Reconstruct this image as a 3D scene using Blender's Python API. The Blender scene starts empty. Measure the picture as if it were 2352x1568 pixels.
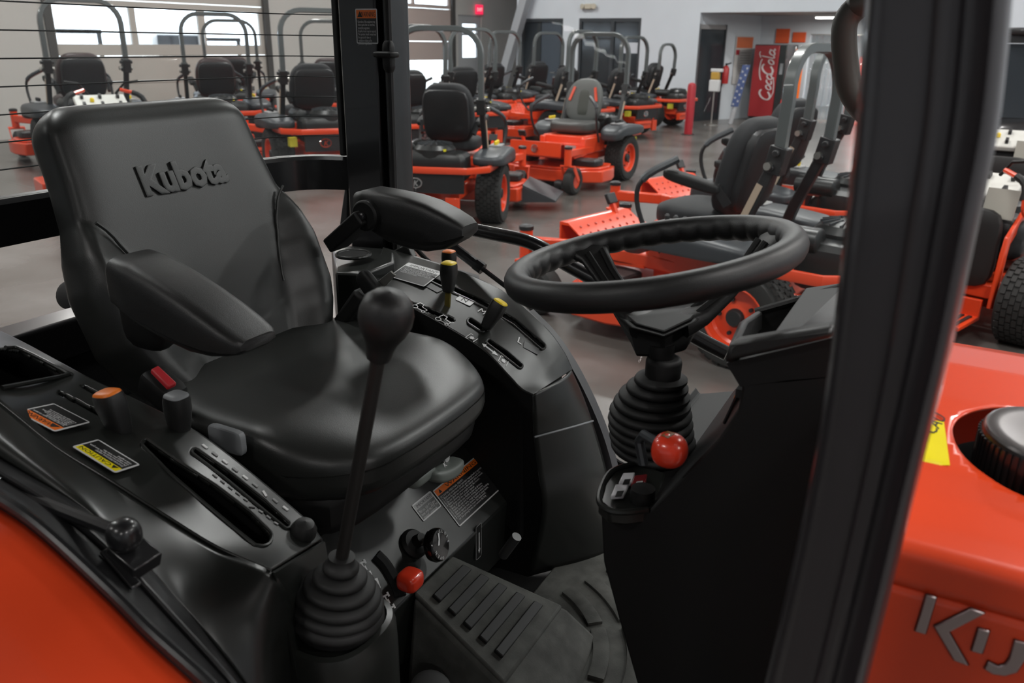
import bpy, bmesh, math, random
from mathutils import Vector, Matrix
random.seed(4)
scene = bpy.context.scene
COL = scene.collection
PI = math.pi
V = Vector
# ------------------------------------------------------------------ camera
FPX, CXP, CYP = 1870.0, 1176.0, 784.0           # focal length in pixels of the 2352 x 1568 frame
CAM = V((0, 0, 1.75))
_a, _p, _r = math.radians(28), math.radians(20.2), math.radians(0.8)
_f0 = V((-math.sin(_a), math.cos(_a), 0)); _r0 = V((math.cos(_a), math.sin(_a), 0)); _z = V((0, 0, 1))
FWD = _f0*math.cos(_p) - _z*math.sin(_p)
_u0 = _f0*math.sin(_p) + _z*math.cos(_p)
RGT = _r0*math.cos(_r) + _u0*math.sin(_r)
UPV = -_r0*math.sin(_r) + _u0*math.cos(_r)
cd = bpy.data.cameras.new('camera'); cam = bpy.data.objects.new('camera', cd); COL.objects.link(cam)
cd.sensor_width = 36; cd.lens = 36*FPX/2352; cd.clip_start = 0.05; cd.clip_end = 300
cam.matrix_world = Matrix(((RGT.x, UPV.x, -FWD.x, CAM.x), (RGT.y, UPV.y, -FWD.y, CAM.y), (RGT.z, UPV.z, -FWD.z, CAM.z), (0, 0, 0, 1)))
scene.camera = cam
cd.dof.use_dof = True; cd.dof.focus_distance = 1.5; cd.dof.aperture_fstop = 7.1
# ------------------------------------------------------------------ view, sky, lights
vs = scene.view_settings
vs.view_transform = 'Standard'; vs.look = 'None'; vs.gamma = 1.0; vs.use_curve_mapping = False
vs.exposure = 0.0
world = bpy.data.worlds.new('sky'); scene.world = world; world.use_nodes = True
bg = world.node_tree.nodes['Background']; bg.inputs[0].default_value = (0.86, 0.93, 1.0, 1); bg.inputs[1].default_value = 4.5
ROOM = Matrix.Rotation(math.radians(-8), 4, 'Z')   # the showroom is turned 8 degrees against the tractor
LAMPS = []
LAMP_POWER = 125
for _x in (-12.8, -8.0, -3.2, 1.6, 6.4):
    for _y in (1.2, 6.0, 10.8, 15.6):
        LAMPS.append((_x, _y))
LAMPS += [(-7.0, -3.8), (-1.6, -3.8), (4.0, -3.8)]  # extra lamps added on the camera side to lighten hood and mudguard
for _x, _y in LAMPS:
    ld = bpy.data.lights.new('high_bay_light', 'AREA'); ld.shape = 'RECTANGLE'; ld.size = 1.2; ld.size_y = 0.4
    ld.energy = LAMP_POWER if _y > 0 else LAMP_POWER*0.45; ld.color = (1.0, 0.98, 0.955)
    lo = bpy.data.objects.new('high_bay_light', ld); COL.objects.link(lo)
    lo.matrix_world = ROOM @ Matrix.Translation((_x, _y, 5.28))
# ------------------------------------------------------------------ pixel helpers: real points on known planes
def ray(px, py):
    return RGT*((px-CXP)/FPX) - UPV*((py-CYP)/FPX) + FWD
def P(px, py, x=None, y=None, z=None):
    d = ray(px, py)
    t = (x-CAM.x)/d.x if x is not None else (y-CAM.y)/d.y if y is not None else (z-CAM.z)/d.z
    return CAM + d*t
def PP(px, py, p0, n):
    d = ray(px, py); return CAM + d*((V(p0)-CAM).dot(n)/d.dot(n))
def proj(p):
    q = V(p)-CAM; c = q.dot(FWD)
    return CXP+FPX*q.dot(RGT)/c, CYP-FPX*q.dot(UPV)/c
def ground(px, d):
    """point on the showroom floor in the direction of a picture column, d metres away"""
    r = ray(px, 100); r.z = 0; r.normalize(); return r*d
def heading_of(px):
    r = ray(px, 100); return math.atan2(r.y, r.x)
# ------------------------------------------------------------------ materials
MATS = {}
def mat(name, col, rough=0.5, metal=0.0, coat=0.0, spec=0.5, bump=0.0, bscale=400.0, var=0.0, vscale=6.0, emit=0.0, dark=None, bdist=0.001):
    if name in MATS: return MATS[name]
    m = bpy.data.materials.new(name); m.use_nodes = True; MATS[name] = m
    nt = m.node_tree; b = nt.nodes['Principled BSDF']
    b.inputs['Base Color'].default_value = (*col, 1); b.inputs['Roughness'].default_value = rough
    b.inputs['Metallic'].default_value = metal; b.inputs['Coat Weight'].default_value = coat
    b.inputs['Coat Roughness'].default_value = 0.06; b.inputs['Specular IOR Level'].default_value = spec
    if emit:
        b.inputs['Emission Color'].default_value = (*col, 1); b.inputs['Emission Strength'].default_value = emit
    tc = None
    def coord():
        return nt.nodes.new('ShaderNodeTexCoord').outputs['Object']
    if var:
        n = nt.nodes.new('ShaderNodeTexNoise'); n.inputs['Scale'].default_value = vscale; n.inputs['Detail'].default_value = 5
        nt.links.new(coord(), n.inputs['Vector'])
        r = nt.nodes.new('ShaderNodeValToRGB'); nt.links.new(n.outputs['Fac'], r.inputs['Fac'])
        d = dark or tuple(c*(1-var) for c in col)
        r.color_ramp.elements[0].position = 0.3; r.color_ramp.elements[0].color = (*d, 1)
        r.color_ramp.elements[1].position = 0.7; r.color_ramp.elements[1].color = (*col, 1)
        nt.links.new(r.outputs['Color'], b.inputs['Base Color'])
    if bump:
        n = nt.nodes.new('ShaderNodeTexNoise'); n.inputs['Scale'].default_value = bscale; n.inputs['Detail'].default_value = 2
        nt.links.new(coord(), n.inputs['Vector'])
        k = nt.nodes.new('ShaderNodeBump'); k.inputs['Strength'].default_value = bump; k.inputs['Distance'].default_value = bdist
        nt.links.new(n.outputs['Fac'], k.inputs['Height']); nt.links.new(k.outputs['Normal'], b.inputs['Normal'])
    return m
VINYL = mat('seat_vinyl', (0.017, 0.018, 0.0168), 0.37, bump=0.25, bscale=700, bdist=0.0006)
PLASTIC = mat('satin_black_plastic', (0.013, 0.0142, 0.0128), 0.31, bump=0.12, bscale=1500, bdist=0.0003)
GRAIN = mat('grained_black_plastic', (0.012, 0.012, 0.012), 0.42, bump=0.45, bscale=900, bdist=0.0006)
DARKP = mat('matte_black_plastic', (0.006, 0.006, 0.006), 0.55, spec=.35)
RUBBER = mat('black_rubber', (0.010, 0.010, 0.010), 0.6)
MATRUB = mat('floor_mat_rubber', (0.095, 0.097, 0.088), 0.8, bump=0.3, bscale=300, var=0.5, vscale=25)
PAINTB = mat('black_painted_steel', (0.012, 0.012, 0.013), 0.3, coat=0.3)
PILLAR = mat('glossy_black_pillar_paint', (0.026, 0.023, 0.026), 0.32, coat=0.6)
ORANGE = mat('orange_paint', (0.76, 0.064, 0.016), 0.30, coat=0.35)
ORANGEP = mat('orange_plastic', (0.85, 0.2, 0.02), 0.4)
REDP = mat('red_plastic', (0.78, 0.05, 0.02), 0.25, coat=0.4)
YELLOWP = mat('yellow_plastic', (0.85, 0.62, 0.02), 0.4)
GREYP = mat('grey_plastic', (0.22, 0.23, 0.24), 0.45)
STEEL = mat('zinc_steel', (0.55, 0.54, 0.5), 0.35, metal=1.0)
DSTEEL = mat('dull_steel', (0.3, 0.27, 0.2), 0.45, metal=0.9)
CHROME = mat('chrome', (0.85, 0.85, 0.85), 0.12, metal=1.0)
LABELB = mat('label_black', (0.012, 0.012, 0.012), 0.35)
LABELW = mat('label_white', (0.62, 0.62, 0.62), 0.4)
LABELO = mat('label_orange', (0.85, 0.17, 0.01), 0.4)
LABELY = mat('label_yellow', (0.85, 0.7, 0.0), 0.4)
LABELG = mat('label_grey', (0.3, 0.3, 0.3), 0.4)
PRINTW = mat('white_print', (0.75, 0.75, 0.75), 0.5)
PRINTB = mat('black_print', (0.01, 0.01, 0.01), 0.5)
FENDER = mat('dark_grey_mower_plastic', (0.034, 0.038, 0.043), 0.42)
CLOTH = mat('dark_seat_cloth', (0.011, 0.012, 0.014), 0.7)
MAROON = mat('dark_brown_seat_back', (0.035, 0.018, 0.018), 0.5)
SEATG = mat('grey_mower_seat_vinyl', (0.10, 0.105, 0.10), 0.5)
ROPSM = mat('roll_bar_grey_paint', (0.085, 0.095, 0.095), 0.3, coat=0.3)
TYRE = mat('tyre_rubber', (0.02, 0.02, 0.019), 0.75)
ENGINE = mat('engine_black', (0.012, 0.013, 0.013), 0.35)
MDARK = mat('mower_black_steel', (0.012, 0.012, 0.013), 0.45)
def glass(name, tint, refl=0.06, haze=0.03):
    m = bpy.data.materials.new(name); m.use_nodes = True; nt = m.node_tree; nt.nodes.clear()
    o = nt.nodes.new('ShaderNodeOutputMaterial'); t = nt.nodes.new('ShaderNodeBsdfTransparent'); t.inputs[0].default_value = (*tint, 1)
    g = nt.nodes.new('ShaderNodeBsdfGlossy'); g.inputs['Roughness'].default_value = 0.02
    d = nt.nodes.new('ShaderNodeBsdfDiffuse'); d.inputs[0].default_value = (0.7, 0.75, 0.78, 1)
    a = nt.nodes.new('ShaderNodeMixShader'); a.inputs[0].default_value = refl; nt.links.new(t.outputs[0], a.inputs[1]); nt.links.new(g.outputs[0], a.inputs[2])
    b = nt.nodes.new('ShaderNodeMixShader'); b.inputs[0].default_value = haze; nt.links.new(a.outputs[0], b.inputs[1]); nt.links.new(d.outputs[0], b.inputs[2])
    nt.links.new(b.outputs[0], o.inputs[0]); MATS[name] = m; return m
GLASS = glass('cab_glass', (0.96, 0.98, 0.98), 0.006, 0.016)
GLASSR = glass('rear_window_glass', (0.93, 0.95, 0.95), 0.008, 0.035)
WINGL = glass('window_glass', (0.95, 0.97, 1.0), 0.05, 0.02)
# ------------------------------------------------------------------ mesh builder
ORG = {}
def frame_of(d, up=V((0, 0, 1))):
    d = d.normalized()
    if abs(d.dot(up)) > 0.98: up = V((1, 0, 0))
    s = d.cross(up).normalized(); return s, s.cross(d).normalized()
class MB:
    def __init__(s): s.v = []; s.f = []
    def add(s, vs, fs):
        o = len(s.v); s.v += [V(q) for q in vs]; s.f += [tuple(i+o for i in f) for f in fs]; return s
    def box(s, c, size, M=None):
        h = V(size)/2; vs = []
        for x in (-1, 1):
            for y in (-1, 1):
                for z in (-1, 1):
                    q = V((x*h.x, y*h.y, z*h.z)); vs.append(V(c)+(M @ q if M else q))
        return s.add(vs, [(0,1,3,2), (4,6,7,5), (0,4,5,1), (2,3,7,6), (0,2,6,4), (1,5,7,3)])
    def span(s, a, b): return s.box((V(a)+V(b))/2, [abs(b[i]-a[i]) for i in range(3)])
    def bar(s, a, b, w, h, up=V((0, 0, 1))):
        a = V(a); b = V(b); sd, u = frame_of(b-a, V(up)); vs = []
        for q in (a, b):
            for i, j in ((-1,-1), (1,-1), (1,1), (-1,1)): vs.append(q+sd*(i*w/2)+u*(j*h/2))
        return s.add(vs, [(3,2,1,0), (4,5,6,7), (0,1,5,4), (1,2,6,5), (2,3,7,6), (3,0,4,7)])
    def loops(s, L, closed=True, cap=True, ring=False):
        n = len(L[0]); fs = []; m = len(L)
        for i in range(m if ring else m-1):
            for j in range(n if closed else n-1):
                k = (j+1) % n; i2 = (i+1) % m; fs.append((i*n+j, i*n+k, i2*n+k, i2*n+j))
        if cap and closed and not ring: fs.append(tuple(range(n-1, -1, -1))); fs.append(tuple((m-1)*n+j for j in range(n)))
        return s.add([p for l in L for p in l], fs)
    def tube(s, pts, r, n=10, closed=False, cap=True, sq=None):
        pts = [V(p) for p in pts]; m = len(pts); L = []; pu = None
        for i, p in enumerate(pts):
            a = pts[(i-1) % m] if (i or closed) else p; b = pts[(i+1) % m] if (i < m-1 or closed) else p
            t = (b-a).normalized()
            if pu is None: sd, u = frame_of(t)
            else:
                u = (pu - t*pu.dot(t)).normalized(); sd = t.cross(u).normalized()
            pu = u; rr = r[i] if isinstance(r, (list, tuple)) else r
            if sq: L.append([p+sd*(x*sq[0]/2)+u*(y*sq[1]/2) for x, y in ((-.8,-1), (.8,-1), (1,-.8), (1,.8), (.8,1), (-.8,1), (-1,.8), (-1,-.8))])
            else: L.append([p+sd*(rr*math.cos(2*PI*k/n))+u*(rr*math.sin(2*PI*k/n)) for k in range(n)])
        return s.loops(L, True, cap, closed)
    def lathe(s, prof, o=(0, 0, 0), ax=(0, 0, 1), n=24, cap=True):
        o = V(o); ax = V(ax).normalized(); sd, u = frame_of(ax, V((1, 0, 0)) if abs(ax.x) < .9 else V((0, 0, 1)))
        return s.loops([[o+ax*h+sd*(r*math.cos(2*PI*k/n))+u*(r*math.sin(2*PI*k/n)) for k in range(n)] for r, h in prof], True, cap)
    def prism(s, poly, depth, o=(0,0,0), ux=(1,0,0), uy=(0,1,0)):
        ux = V(ux); uy = V(uy); nn = ux.cross(uy).normalized()
        return s.loops([[V(o)+ux*x+uy*y+nn*d for x, y in poly] for d in (0, depth)])
    def slab(s, pts, off):
        """polygon of 3D points given thickness along the vector off"""
        return s.loops([[V(p) for p in pts], [V(p)+V(off) for p in pts]])
    def rbox(s, c, half, p=5, n=10, fn=None, M=None):
        c = V(c); vs = []; fs = []; idx = {}
        def vert(a):
            k = tuple(round(q*1e4) for q in a)
            if k in idx: return idx[k]
            q = V(a); l = sum(abs(t)**p for t in q)**(1/p); q = q/l
            w = V((q.x*half[0], q.y*half[1], q.z*half[2]))
            if fn: w = V(fn(w, q))
            vs.append(c+(M @ w if M else w)); idx[k] = len(vs)-1; return idx[k]
        g = [math.tan((-1+2*i/n)*PI/4*.92)/math.tan(PI/4*.92) for i in range(n+1)]
        for axn in range(3):
            for sg in (-1, 1):
                for i in range(n):
                    for j in range(n):
                        qd = []
                        for a, b in ((i,j), (i+1,j), (i+1,j+1), (i,j+1)):
                            t = [0, 0, 0]; t[axn] = sg; t[(axn+1)%3] = g[a]; t[(axn+2)%3] = g[b]; qd.append(vert(t))
                        fs.append(tuple(qd if sg > 0 else qd[::-1]))
        return s.add(vs, fs)
    def loft(s, st, n=20, p=3.0):
        """stations: (centre, side vector, up vector) -> superellipse sections"""
        L = []
        for c, a, b in st:
            l = []
            for k in range(n):
                t = 2*PI*k/n; x = math.cos(t); y = math.sin(t)
                l.append(V(c)+V(a)*(math.copysign(abs(x)**(2/p), x))+V(b)*(math.copysign(abs(y)**(2/p), y)))
            L.append(l)
        return s.loops(L)
    def grid(s, fn, nu, nv, hole=None):
        vs = [fn(i/nu, j/nv) for i in range(nu+1) for j in range(nv+1)]; fs = []
        for i in range(nu):
            for j in range(nv):
                if hole and hole((i+.5)/nu, (j+.5)/nv): continue
                a = i*(nv+1)+j; fs.append((a, a+nv+1, a+nv+2, a+1))
        return s.add(vs, fs)
    def text(s, body, size, o, ux, uy, depth=0.0004, align='LEFT', bold=0.0, bevel=0.0, spacing=1.0, fit=None, shear=0.0):
        c = bpy.data.curves.new('t', 'FONT'); c.body = body; c.size = 1; c.extrude = 0.0; c.align_x = align; c.align_y = 'TOP_BASELINE'
        c.resolution_u = 2; c.offset = bold; c.space_line = spacing; c.shear = shear; c.extrude = 0.5 if depth else 0
        if bevel: c.bevel_depth = bevel/size; c.bevel_resolution = 2
        ob = bpy.data.objects.new('t', c); COL.objects.link(ob); dg = bpy.context.evaluated_depsgraph_get(); dg.update()
        me = bpy.data.meshes.new_from_object(ob.evaluated_get(dg)); ux = V(ux).normalized(); uy = V(uy).normalized(); nn = ux.cross(uy).normalized()
        sx = size
        if fit:
            w = max(q.co.x for q in me.vertices)-min(q.co.x for q in me.vertices); sx = fit/w
        if bevel:
            vs = [V(o)+ux*(q.co.x*sx)+uy*(q.co.y*size)+nn*(depth*.5+q.co.z*depth) for q in me.vertices]
        else: vs = [V(o)+ux*(q.co.x*sx)+uy*(q.co.y*size)+nn*((q.co.z+.5)*depth) for q in me.vertices]
        s.add(vs, [tuple(p.vertices) for p in me.polygons])
        bpy.data.objects.remove(ob); bpy.data.meshes.remove(me); bpy.data.curves.remove(c); return s
    def mesh(s, name, m, smooth=35, org=None, T=None):
        me = bpy.data.meshes.new(name)
        vs = [(T @ q if T else q) for q in s.v]
        if org is not None: vs = [q-org for q in vs]
        me.from_pydata([tuple(q) for q in vs], [], s.f); me.validate()
        b = bmesh.new(); b.from_mesh(me); bmesh.ops.recalc_face_normals(b, faces=b.faces[:]); b.to_mesh(me); b.free()
        me.materials.append(m)
        if smooth:
            me.polygons.foreach_set('use_smooth', [True]*len(me.polygons)); me.set_sharp_from_angle(angle=math.radians(smooth))
        return me
    def build(s, name, m, parent=None, smooth=35, bevel=0, solid=0, sub=0, T=None, label=None, seg=2):
        org = ORG.get(parent.name, V((0,0,0))) if parent else V((0,0,0))
        if parent is None and T is None:      # a single-mesh thing: its origin at its own base
            lo = V((min(q.x for q in s.v)+max(q.x for q in s.v), min(q.y for q in s.v)+max(q.y for q in s.v), 0))/2; lo.z = min(q.z for q in s.v); org = lo
        ob = bpy.data.objects.new(name, s.mesh(name, m, smooth, org, T)); COL.objects.link(ob)
        if parent: ob.parent = parent
        elif T is None: ob.location = org
        ORG[ob.name] = org
        if solid:
            md = ob.modifiers.new('s', 'SOLIDIFY'); md.thickness = solid; md.offset = -1
        if bevel:
            md = ob.modifiers.new('b', 'BEVEL'); md.width = bevel; md.segments = seg; md.limit_method = 'ANGLE'; md.angle_limit = math.radians(40)
        if sub:
            md = ob.modifiers.new('u', 'SUBSURF'); md.levels = sub; md.render_levels = sub
        if label: ob['label'] = label
        return ob
def thing(name, label, cat, loc=(0, 0, 0), rz=0.0, group=None, kind=None):
    o = bpy.data.objects.new(name, None); COL.objects.link(o); o.location = loc; o.rotation_euler = (0, 0, rz)
    o.empty_display_size = 0.2; ORG[o.name] = V(loc) if not rz else V((0, 0, 0))
    o['label'] = label; o['category'] = cat
    if group: o['group'] = group
    if kind: o['kind'] = kind
    return o
def tag(o, label=None, cat=None, group=None, kind=None):
    if label: o['label'] = label
    if cat: o['category'] = cat
    if group: o['group'] = group
    if kind: o['kind'] = kind
    return o
def lerp(a, b, t): return a+(b-a)*t
def interp(x, pts):
    if x <= pts[0][0]: return pts[0][1]
    for (a, p), (b, q) in zip(pts, pts[1:]):
        if x <= b:
            t = (x-a)/(b-a); return p+(q-p)*t
    return pts[-1][1]
def sstep(t): t = max(0, min(1, t)); return t*t*(3-2*t)
def curve(pts, n):
    """Catmull-Rom through points, n samples evenly by parameter"""
    pts = [V(p) for p in pts]; q = [pts[0]*2-pts[1]]+pts+[pts[-1]*2-pts[-2]]; out = []; m = len(pts)-1
    for i in range(n):
        t = i/(n-1)*m; k = min(int(t), m-1); t -= k; a, b, c, d = q[k:k+4]
        out.append(.5*((2*b)+(c-a)*t+(2*a-5*b+4*c-d)*t*t+(3*b-a-3*c+d)*t**3))
    return out
# ================================================================== THE SHOWROOM (built in room axes, turned by ROOM)
def PR(px, py, **k):
    """pixel -> point on a plane of the room (room axes)"""
    inv = ROOM.inverted(); d = inv @ ray(px, py)
    (ax, v), = k.items(); i = 'xyz'.index(ax); t = (v-CAM[i])/d[i]; return CAM+d*t
CONC = mat('polished_concrete', (0.15, 0.142, 0.134), 0.27, var=0.45, vscale=1.2, dark=(0.078, 0.068, 0.060), spec=0.5)
WHITEW = mat('white_wall_paint', (0.60, 0.635, 0.68), 0.7, var=0.05, vscale=2)
SIDING = mat('beige_metal_siding', (0.50, 0.48, 0.45), 0.5)
GDOOR = mat('beige_garage_door', (0.44, 0.41, 0.37), 0.55)
GDOOR2 = mat('tan_garage_door', (0.42, 0.34, 0.31), 0.6)
DARKG = mat('dark_door_glass', (0.02, 0.025, 0.03), 0.12)
BLUEG = mat('blue_grey_door', (0.05, 0.065, 0.085), 0.35)
BFRAME = mat('dark_door_frame', (0.03, 0.035, 0.04), 0.4)
def struct(name, mb, m, parent=None, **k):
    o = mb.build(name, m, parent, T=ROOM, **k)
    if parent is None: o['kind'] = 'structure'
    return o
XB, YW, YA = -16.0, 18.9, 21.2
fl = struct('floor', MB().span((-17, -9, -.2), (9, 27, 0)), CONC, smooth=0); tag(fl, 'brown grey polished concrete showroom floor')
for k, (a, b) in enumerate((((-17, 11.6, .0003), (9, 11.607, .0012)), ((-17, 4.6, .0003), (9, 4.607, .0012)), ((-5.4, -9, .0003), (-5.393, 18.5, .0012)), ((-.9, -9, .0003), (-.893, 18.5, .0012)))):
    struct('control_joint', MB().span(a, b), mat('joint_sealant', (0.2, 0.19, 0.17), 0.7), fl, smooth=0)
ce = struct('ceiling', MB().span((-17, -9, 5.6), (9, 27, 5.75)), mat('ceiling_white', (0.6, 0.6, 0.6), 0.8), smooth=0); tag(ce, 'white showroom ceiling')
# back wall with the garage doors
y1, y2 = PR(112, 60, x=XB).y, PR(612, 60, x=XB).y
y3, y4 = PR(880, 60, x=XB).y, PR(1040, 60, x=XB).y
y5, y6 = PR(1052, 60, x=XB).y, PR(1106, 60, x=XB).y
H1, H2, H3 = 3.0, 3.3, 2.45
wb = MB()
wb.span((XB-.15, -9, 0), (XB, y1, 5.6)); wb.span((XB-.15, y2, 0), (XB, y3, 5.6)); wb.span((XB-.15, y4, 0), (XB, y5, 5.6)); wb.span((XB-.15, y6, 0), (XB, 27, 5.6))
wb.span((XB-.15, y1, H1), (XB, y2, 5.6)); wb.span((XB-.15, y3, H2), (XB, y4, 5.6)); wb.span((XB-.15, y5, H3), (XB, y6, 5.6))
wall_back = struct('wall_back', wb, SIDING, smooth=0); tag(wall_back, 'beige ribbed metal back wall with garage doors')
rib = None
for y in [-2+.42*i for i in range(60)]:
    if any(a-.03 < y < b+.03 for a, b in ((y1, y2), (y3, y4), (y5, y6))): continue
    struct('wall_rib', MB().prism([(-.035, 0), (-.02, .03), (.02, .03), (.035, 0)], 5.6, (XB, y, 0), (0, 1, 0), (1, 0, 0)), SIDING, wall_back, smooth=0)
def garage(n, ya, yb, rows, panes, m, label):
    t = thing('door_%d' % n, label, 'garage door', kind='structure'); del t['category']
    for a, b, win in rows:
        g = MB()
        if not win:
            g.span((XB-.09, ya, a+.006), (XB-.03, yb, b-.006)); g.span((XB-.03, ya, b-.03), (XB-.018, yb, b-.008))
            struct('door_panel', g, m, t, smooth=0)
        else:
            wa, wc = win; ys = [ya]+[q for p in panes for q in p]+[yb]
            g.span((XB-.09, ya, a+.006), (XB-.03, yb, wa)); g.span((XB-.09, ya, wc), (XB-.03, yb, b-.006))
            for i in range(0, len(ys), 2): g.span((XB-.09, ys[i], wa), (XB-.03, ys[i+1], wc))
            pn = struct('window_panel', g, m, t, smooth=0)
            for p in panes:
                struct('pane', MB().span((XB-.065, p[0], wa), (XB-.055, p[1], wc)), WINGL, pn, smooth=0)
    tr = mat('door_track_dark', (0.06, 0.058, 0.055), 0.5)
    for y in (ya, yb): struct('door_track', MB().span((XB-.02, y-.07, 0), (XB+.05, y+.07, rows[-1][1])), tr, t, smooth=0)
    return t
ypx = lambda px: PR(px, 60, x=XB).y
wz0, wz1 = PR(300, 102, x=XB).z, PR(300, 17, x=XB).z
garage(1, y1, y2, [(0, .46, None), (.46, .92, None), (.92, wz0-.21, None), (wz0-.21, wz1+.12, (wz0, wz1)), (wz1+.12, H1, None)],
       [(ypx(128), ypx(302)), (ypx(316), ypx(458)), (ypx(474), ypx(598))], GDOOR, 'beige sectional garage door with a row of three bright windows')
zo = PR(985, 139, x=XB).z; zw = PR(985, 10, x=XB).z
garage(2, y3, y4, [(zo, zo+.5, None), (zo+.5, zw-.1, None), (zw-.1, H2, (zw, H2-.1))], [(ypx(905), ypx(950)), (ypx(956), ypx(1032))], GDOOR2, 'tan garage door standing half open to bright daylight')
t = thing('door_3', 'grey exit door with white lit windows below the exit sign', 'door', kind='structure'); del t['category']
za, zb, zc, zd = PR(1080, 132, x=XB).z, PR(1080, 82, x=XB).z, PR(1080, 76, x=XB).z, PR(1080, 55, x=XB).z
g = MB(); ya, yb = ypx(1064), ypx(1097)
g.span((XB-.09, y5, 0), (XB-.03, ya, H3)); g.span((XB-.09, yb, 0), (XB-.03, y6, H3)); g.span((XB-.09, ya, 0), (XB-.03, yb, za)); g.span((XB-.09, ya, zb), (XB-.03, yb, zc)); g.span((XB-.09, ya, zd), (XB-.03, yb, H3))
struct('door_leaf', g, mat('pale_grey_door', (.4, .4, .4), .5), t, smooth=0)
for a, b in ((za, zb), (zc, zd)):
    struct('pane', MB().span((XB-.065, ya, a), (XB-.055, yb, b)), WINGL, t, smooth=0)
og = struct('ground_outside', MB().span((-45, -20, -.3), (XB-.16, 45, -.1)), mat('pale_outdoor_concrete', (.6, .6, .58), .9), smooth=0)
tag(og, 'pale concrete yard outside the garage doors')
# white office wall with the dark doors, bulkhead over the alcove
xl, xr = PR(1186, 100, y=YW).x, -8.48
dx = [PR(q, 100, y=YW).x for q in (1197, 1292, 1328, 1470)]; DH = 2.33
w = MB()
w.span((xl, YW, 0), (dx[0], YW+.2, 5.6)); w.span((dx[1], YW, 0), (dx[2], YW+.2, 5.6)); w.span((dx[3], YW, 0), (xr, YW+.2, 5.6))
w.span((dx[0], YW, DH), (dx[1], YW+.2, 5.6)); w.span((dx[2], YW, DH), (dx[3], YW+.2, 5.6))
w.span((xr, YW, 2.44), (-3.6, YW+.2, 5.6)); w.span((-3.6, YW, 0), (9, YW+.2, 5.6)); w.span((xl, YW+.2, 0), (xl+.15, 27, 5.6))
wl = struct('wall_left', w, WHITEW, smooth=0); tag(wl, 'white painted office wall with dark doors')
struct('wall_end', MB().span((-17, 27, 0), (9, 27.2, 5.6)), WHITEW, smooth=0)
struct('wall_right', MB().span((9, -9, 0), (9.2, 27, 5.6)), WHITEW, smooth=0)
struct('wall_front', MB().span((-17, -9.2, 0), (9.2, -9, 5.6)), WHITEW, smooth=0)
t = thing('door_4', 'single dark door beside the sloping steel column', 'door', kind='structure'); del t['category']
struct('door_frame', MB().span((dx[0], YW+.02, 0), (dx[0]+.07, YW+.16, DH)).span((dx[1]-.07, YW+.02, 0), (dx[1], YW+.16, DH)).span((dx[0]+.07, YW+.02, DH-.08), (dx[1]-.07, YW+.16, DH)), BFRAME, t, smooth=0)
struct('door_leaf', MB().span((dx[0]+.62, YW+.06, 0), (dx[1]-.07, YW+.11, DH-.08)), BLUEG, t, smooth=0)
struct('pane', MB().span((dx[0]+.07, YW+.06, 0), (dx[0]+.6, YW+.09, DH-.08)), DARKG, t, smooth=0)
struct('handle', MB().tube([(dx[1]-.2, YW+.0, 1.0), (dx[1]-.2, YW-.03, 1.0), (dx[1]-.34, YW-.03, 1.0)], .012, 6), STEEL, t)
t = thing('door_5', 'wide dark glazed double door with a white notice', 'door', kind='structure'); del t['category']
xm = lerp(dx[2], dx[3], .55)
struct('door_frame', MB().span((dx[2], YW+.02, 0), (dx[2]+.07, YW+.16, DH)).span((dx[3]-.07, YW+.02, 0), (dx[3], YW+.16, DH)).span((xm-.05, YW+.02, 0), (xm+.05, YW+.14, DH-.08)).span((dx[2]+.07, YW+.02, DH-.08), (dx[3]-.07, YW+.16, DH)).span((dx[2]+.07, YW+.03, DH-.5), (xm-.05, YW+.12, DH-.44)), BFRAME, t, smooth=0)
for a, b in ((dx[2]+.07, xm-.05), (xm+.05, dx[3]-.07)): struct('pane', MB().span((a, YW+.06, 0), (b, YW+.09, DH-.08)), DARKG, t, smooth=0)
a, b = PR(1430, 122, y=YW), PR(1466, 98, y=YW)
struct('notice', MB().span((a.x, YW+.05, a.z), (b.x, YW+.056, b.z)), mat('paper_white', (.55, .57, .62), .6), t, smooth=0)
# sloping steel column at the left end of the white wall
c0, c1 = PR(1207, 0, y=YW-.25), PR(1176, 108, y=YW-.25); k = (c0-c1)
struct('trim_1', MB().bar(c1-k*1.6, c0+k*2.0, .22, .25, up=(0, 1, 0)), mat('column_grey', (.33, .34, .36), .5), smooth=0)['label'] = 'sloping grey steel column at the end of the white wall'
# alcove
A0, A1 = V((xr, YW+.2, 0)), V((-7.85, YA, 0)); ad = (A1-A0).normalized(); an = V((ad.y, -ad.x, 0))
def along(px, z):
    inv = ROOM.inverted(); d = inv @ ray(px, 150); tt = (A0-CAM).dot(an)/d.dot(an); return CAM+d*tt
s = MB(); s.slab([A0, A1, A1+V((0, 0, 2.44)), A0+V((0, 0, 2.44))], -an*.15)
ws = struct('wall_alcove_side', s, WHITEW, smooth=0); tag(ws, 'short white side wall of the alcove')
xo0, xo1 = PR(1852, 150, y=YA).x, -4.3
s = MB().span((A1.x-.2, YA, 0), (xo0, YA+.15, 2.44)).span((xo1, YA, 0), (-3.6, YA+.15, 2.44)).span((xo0, YA, 2.02), (xo1, YA+.15, 2.44)).span((-3.7, YW+.2, 0), (-3.6, YA, 2.44))
struct('wall_alcove_back', s, WHITEW, smooth=0)['label'] = 'white back wall of the alcove around the strip curtain'
struct('ceiling_alcove', MB().span((xr-.3, YW+.2, 2.44), (-3.6, 26, 2.54)), mat('alcove_soffit', (.42, .38, .36), .7), smooth=0)['label'] = 'low alcove ceiling'
t = thing('door_6', 'tall dark glass door in the alcove side wall', 'door', kind='structure'); del t['category']
q0, q1 = along(1597, 0), along(1657, 0); q0.z = q1.z = 0
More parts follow.
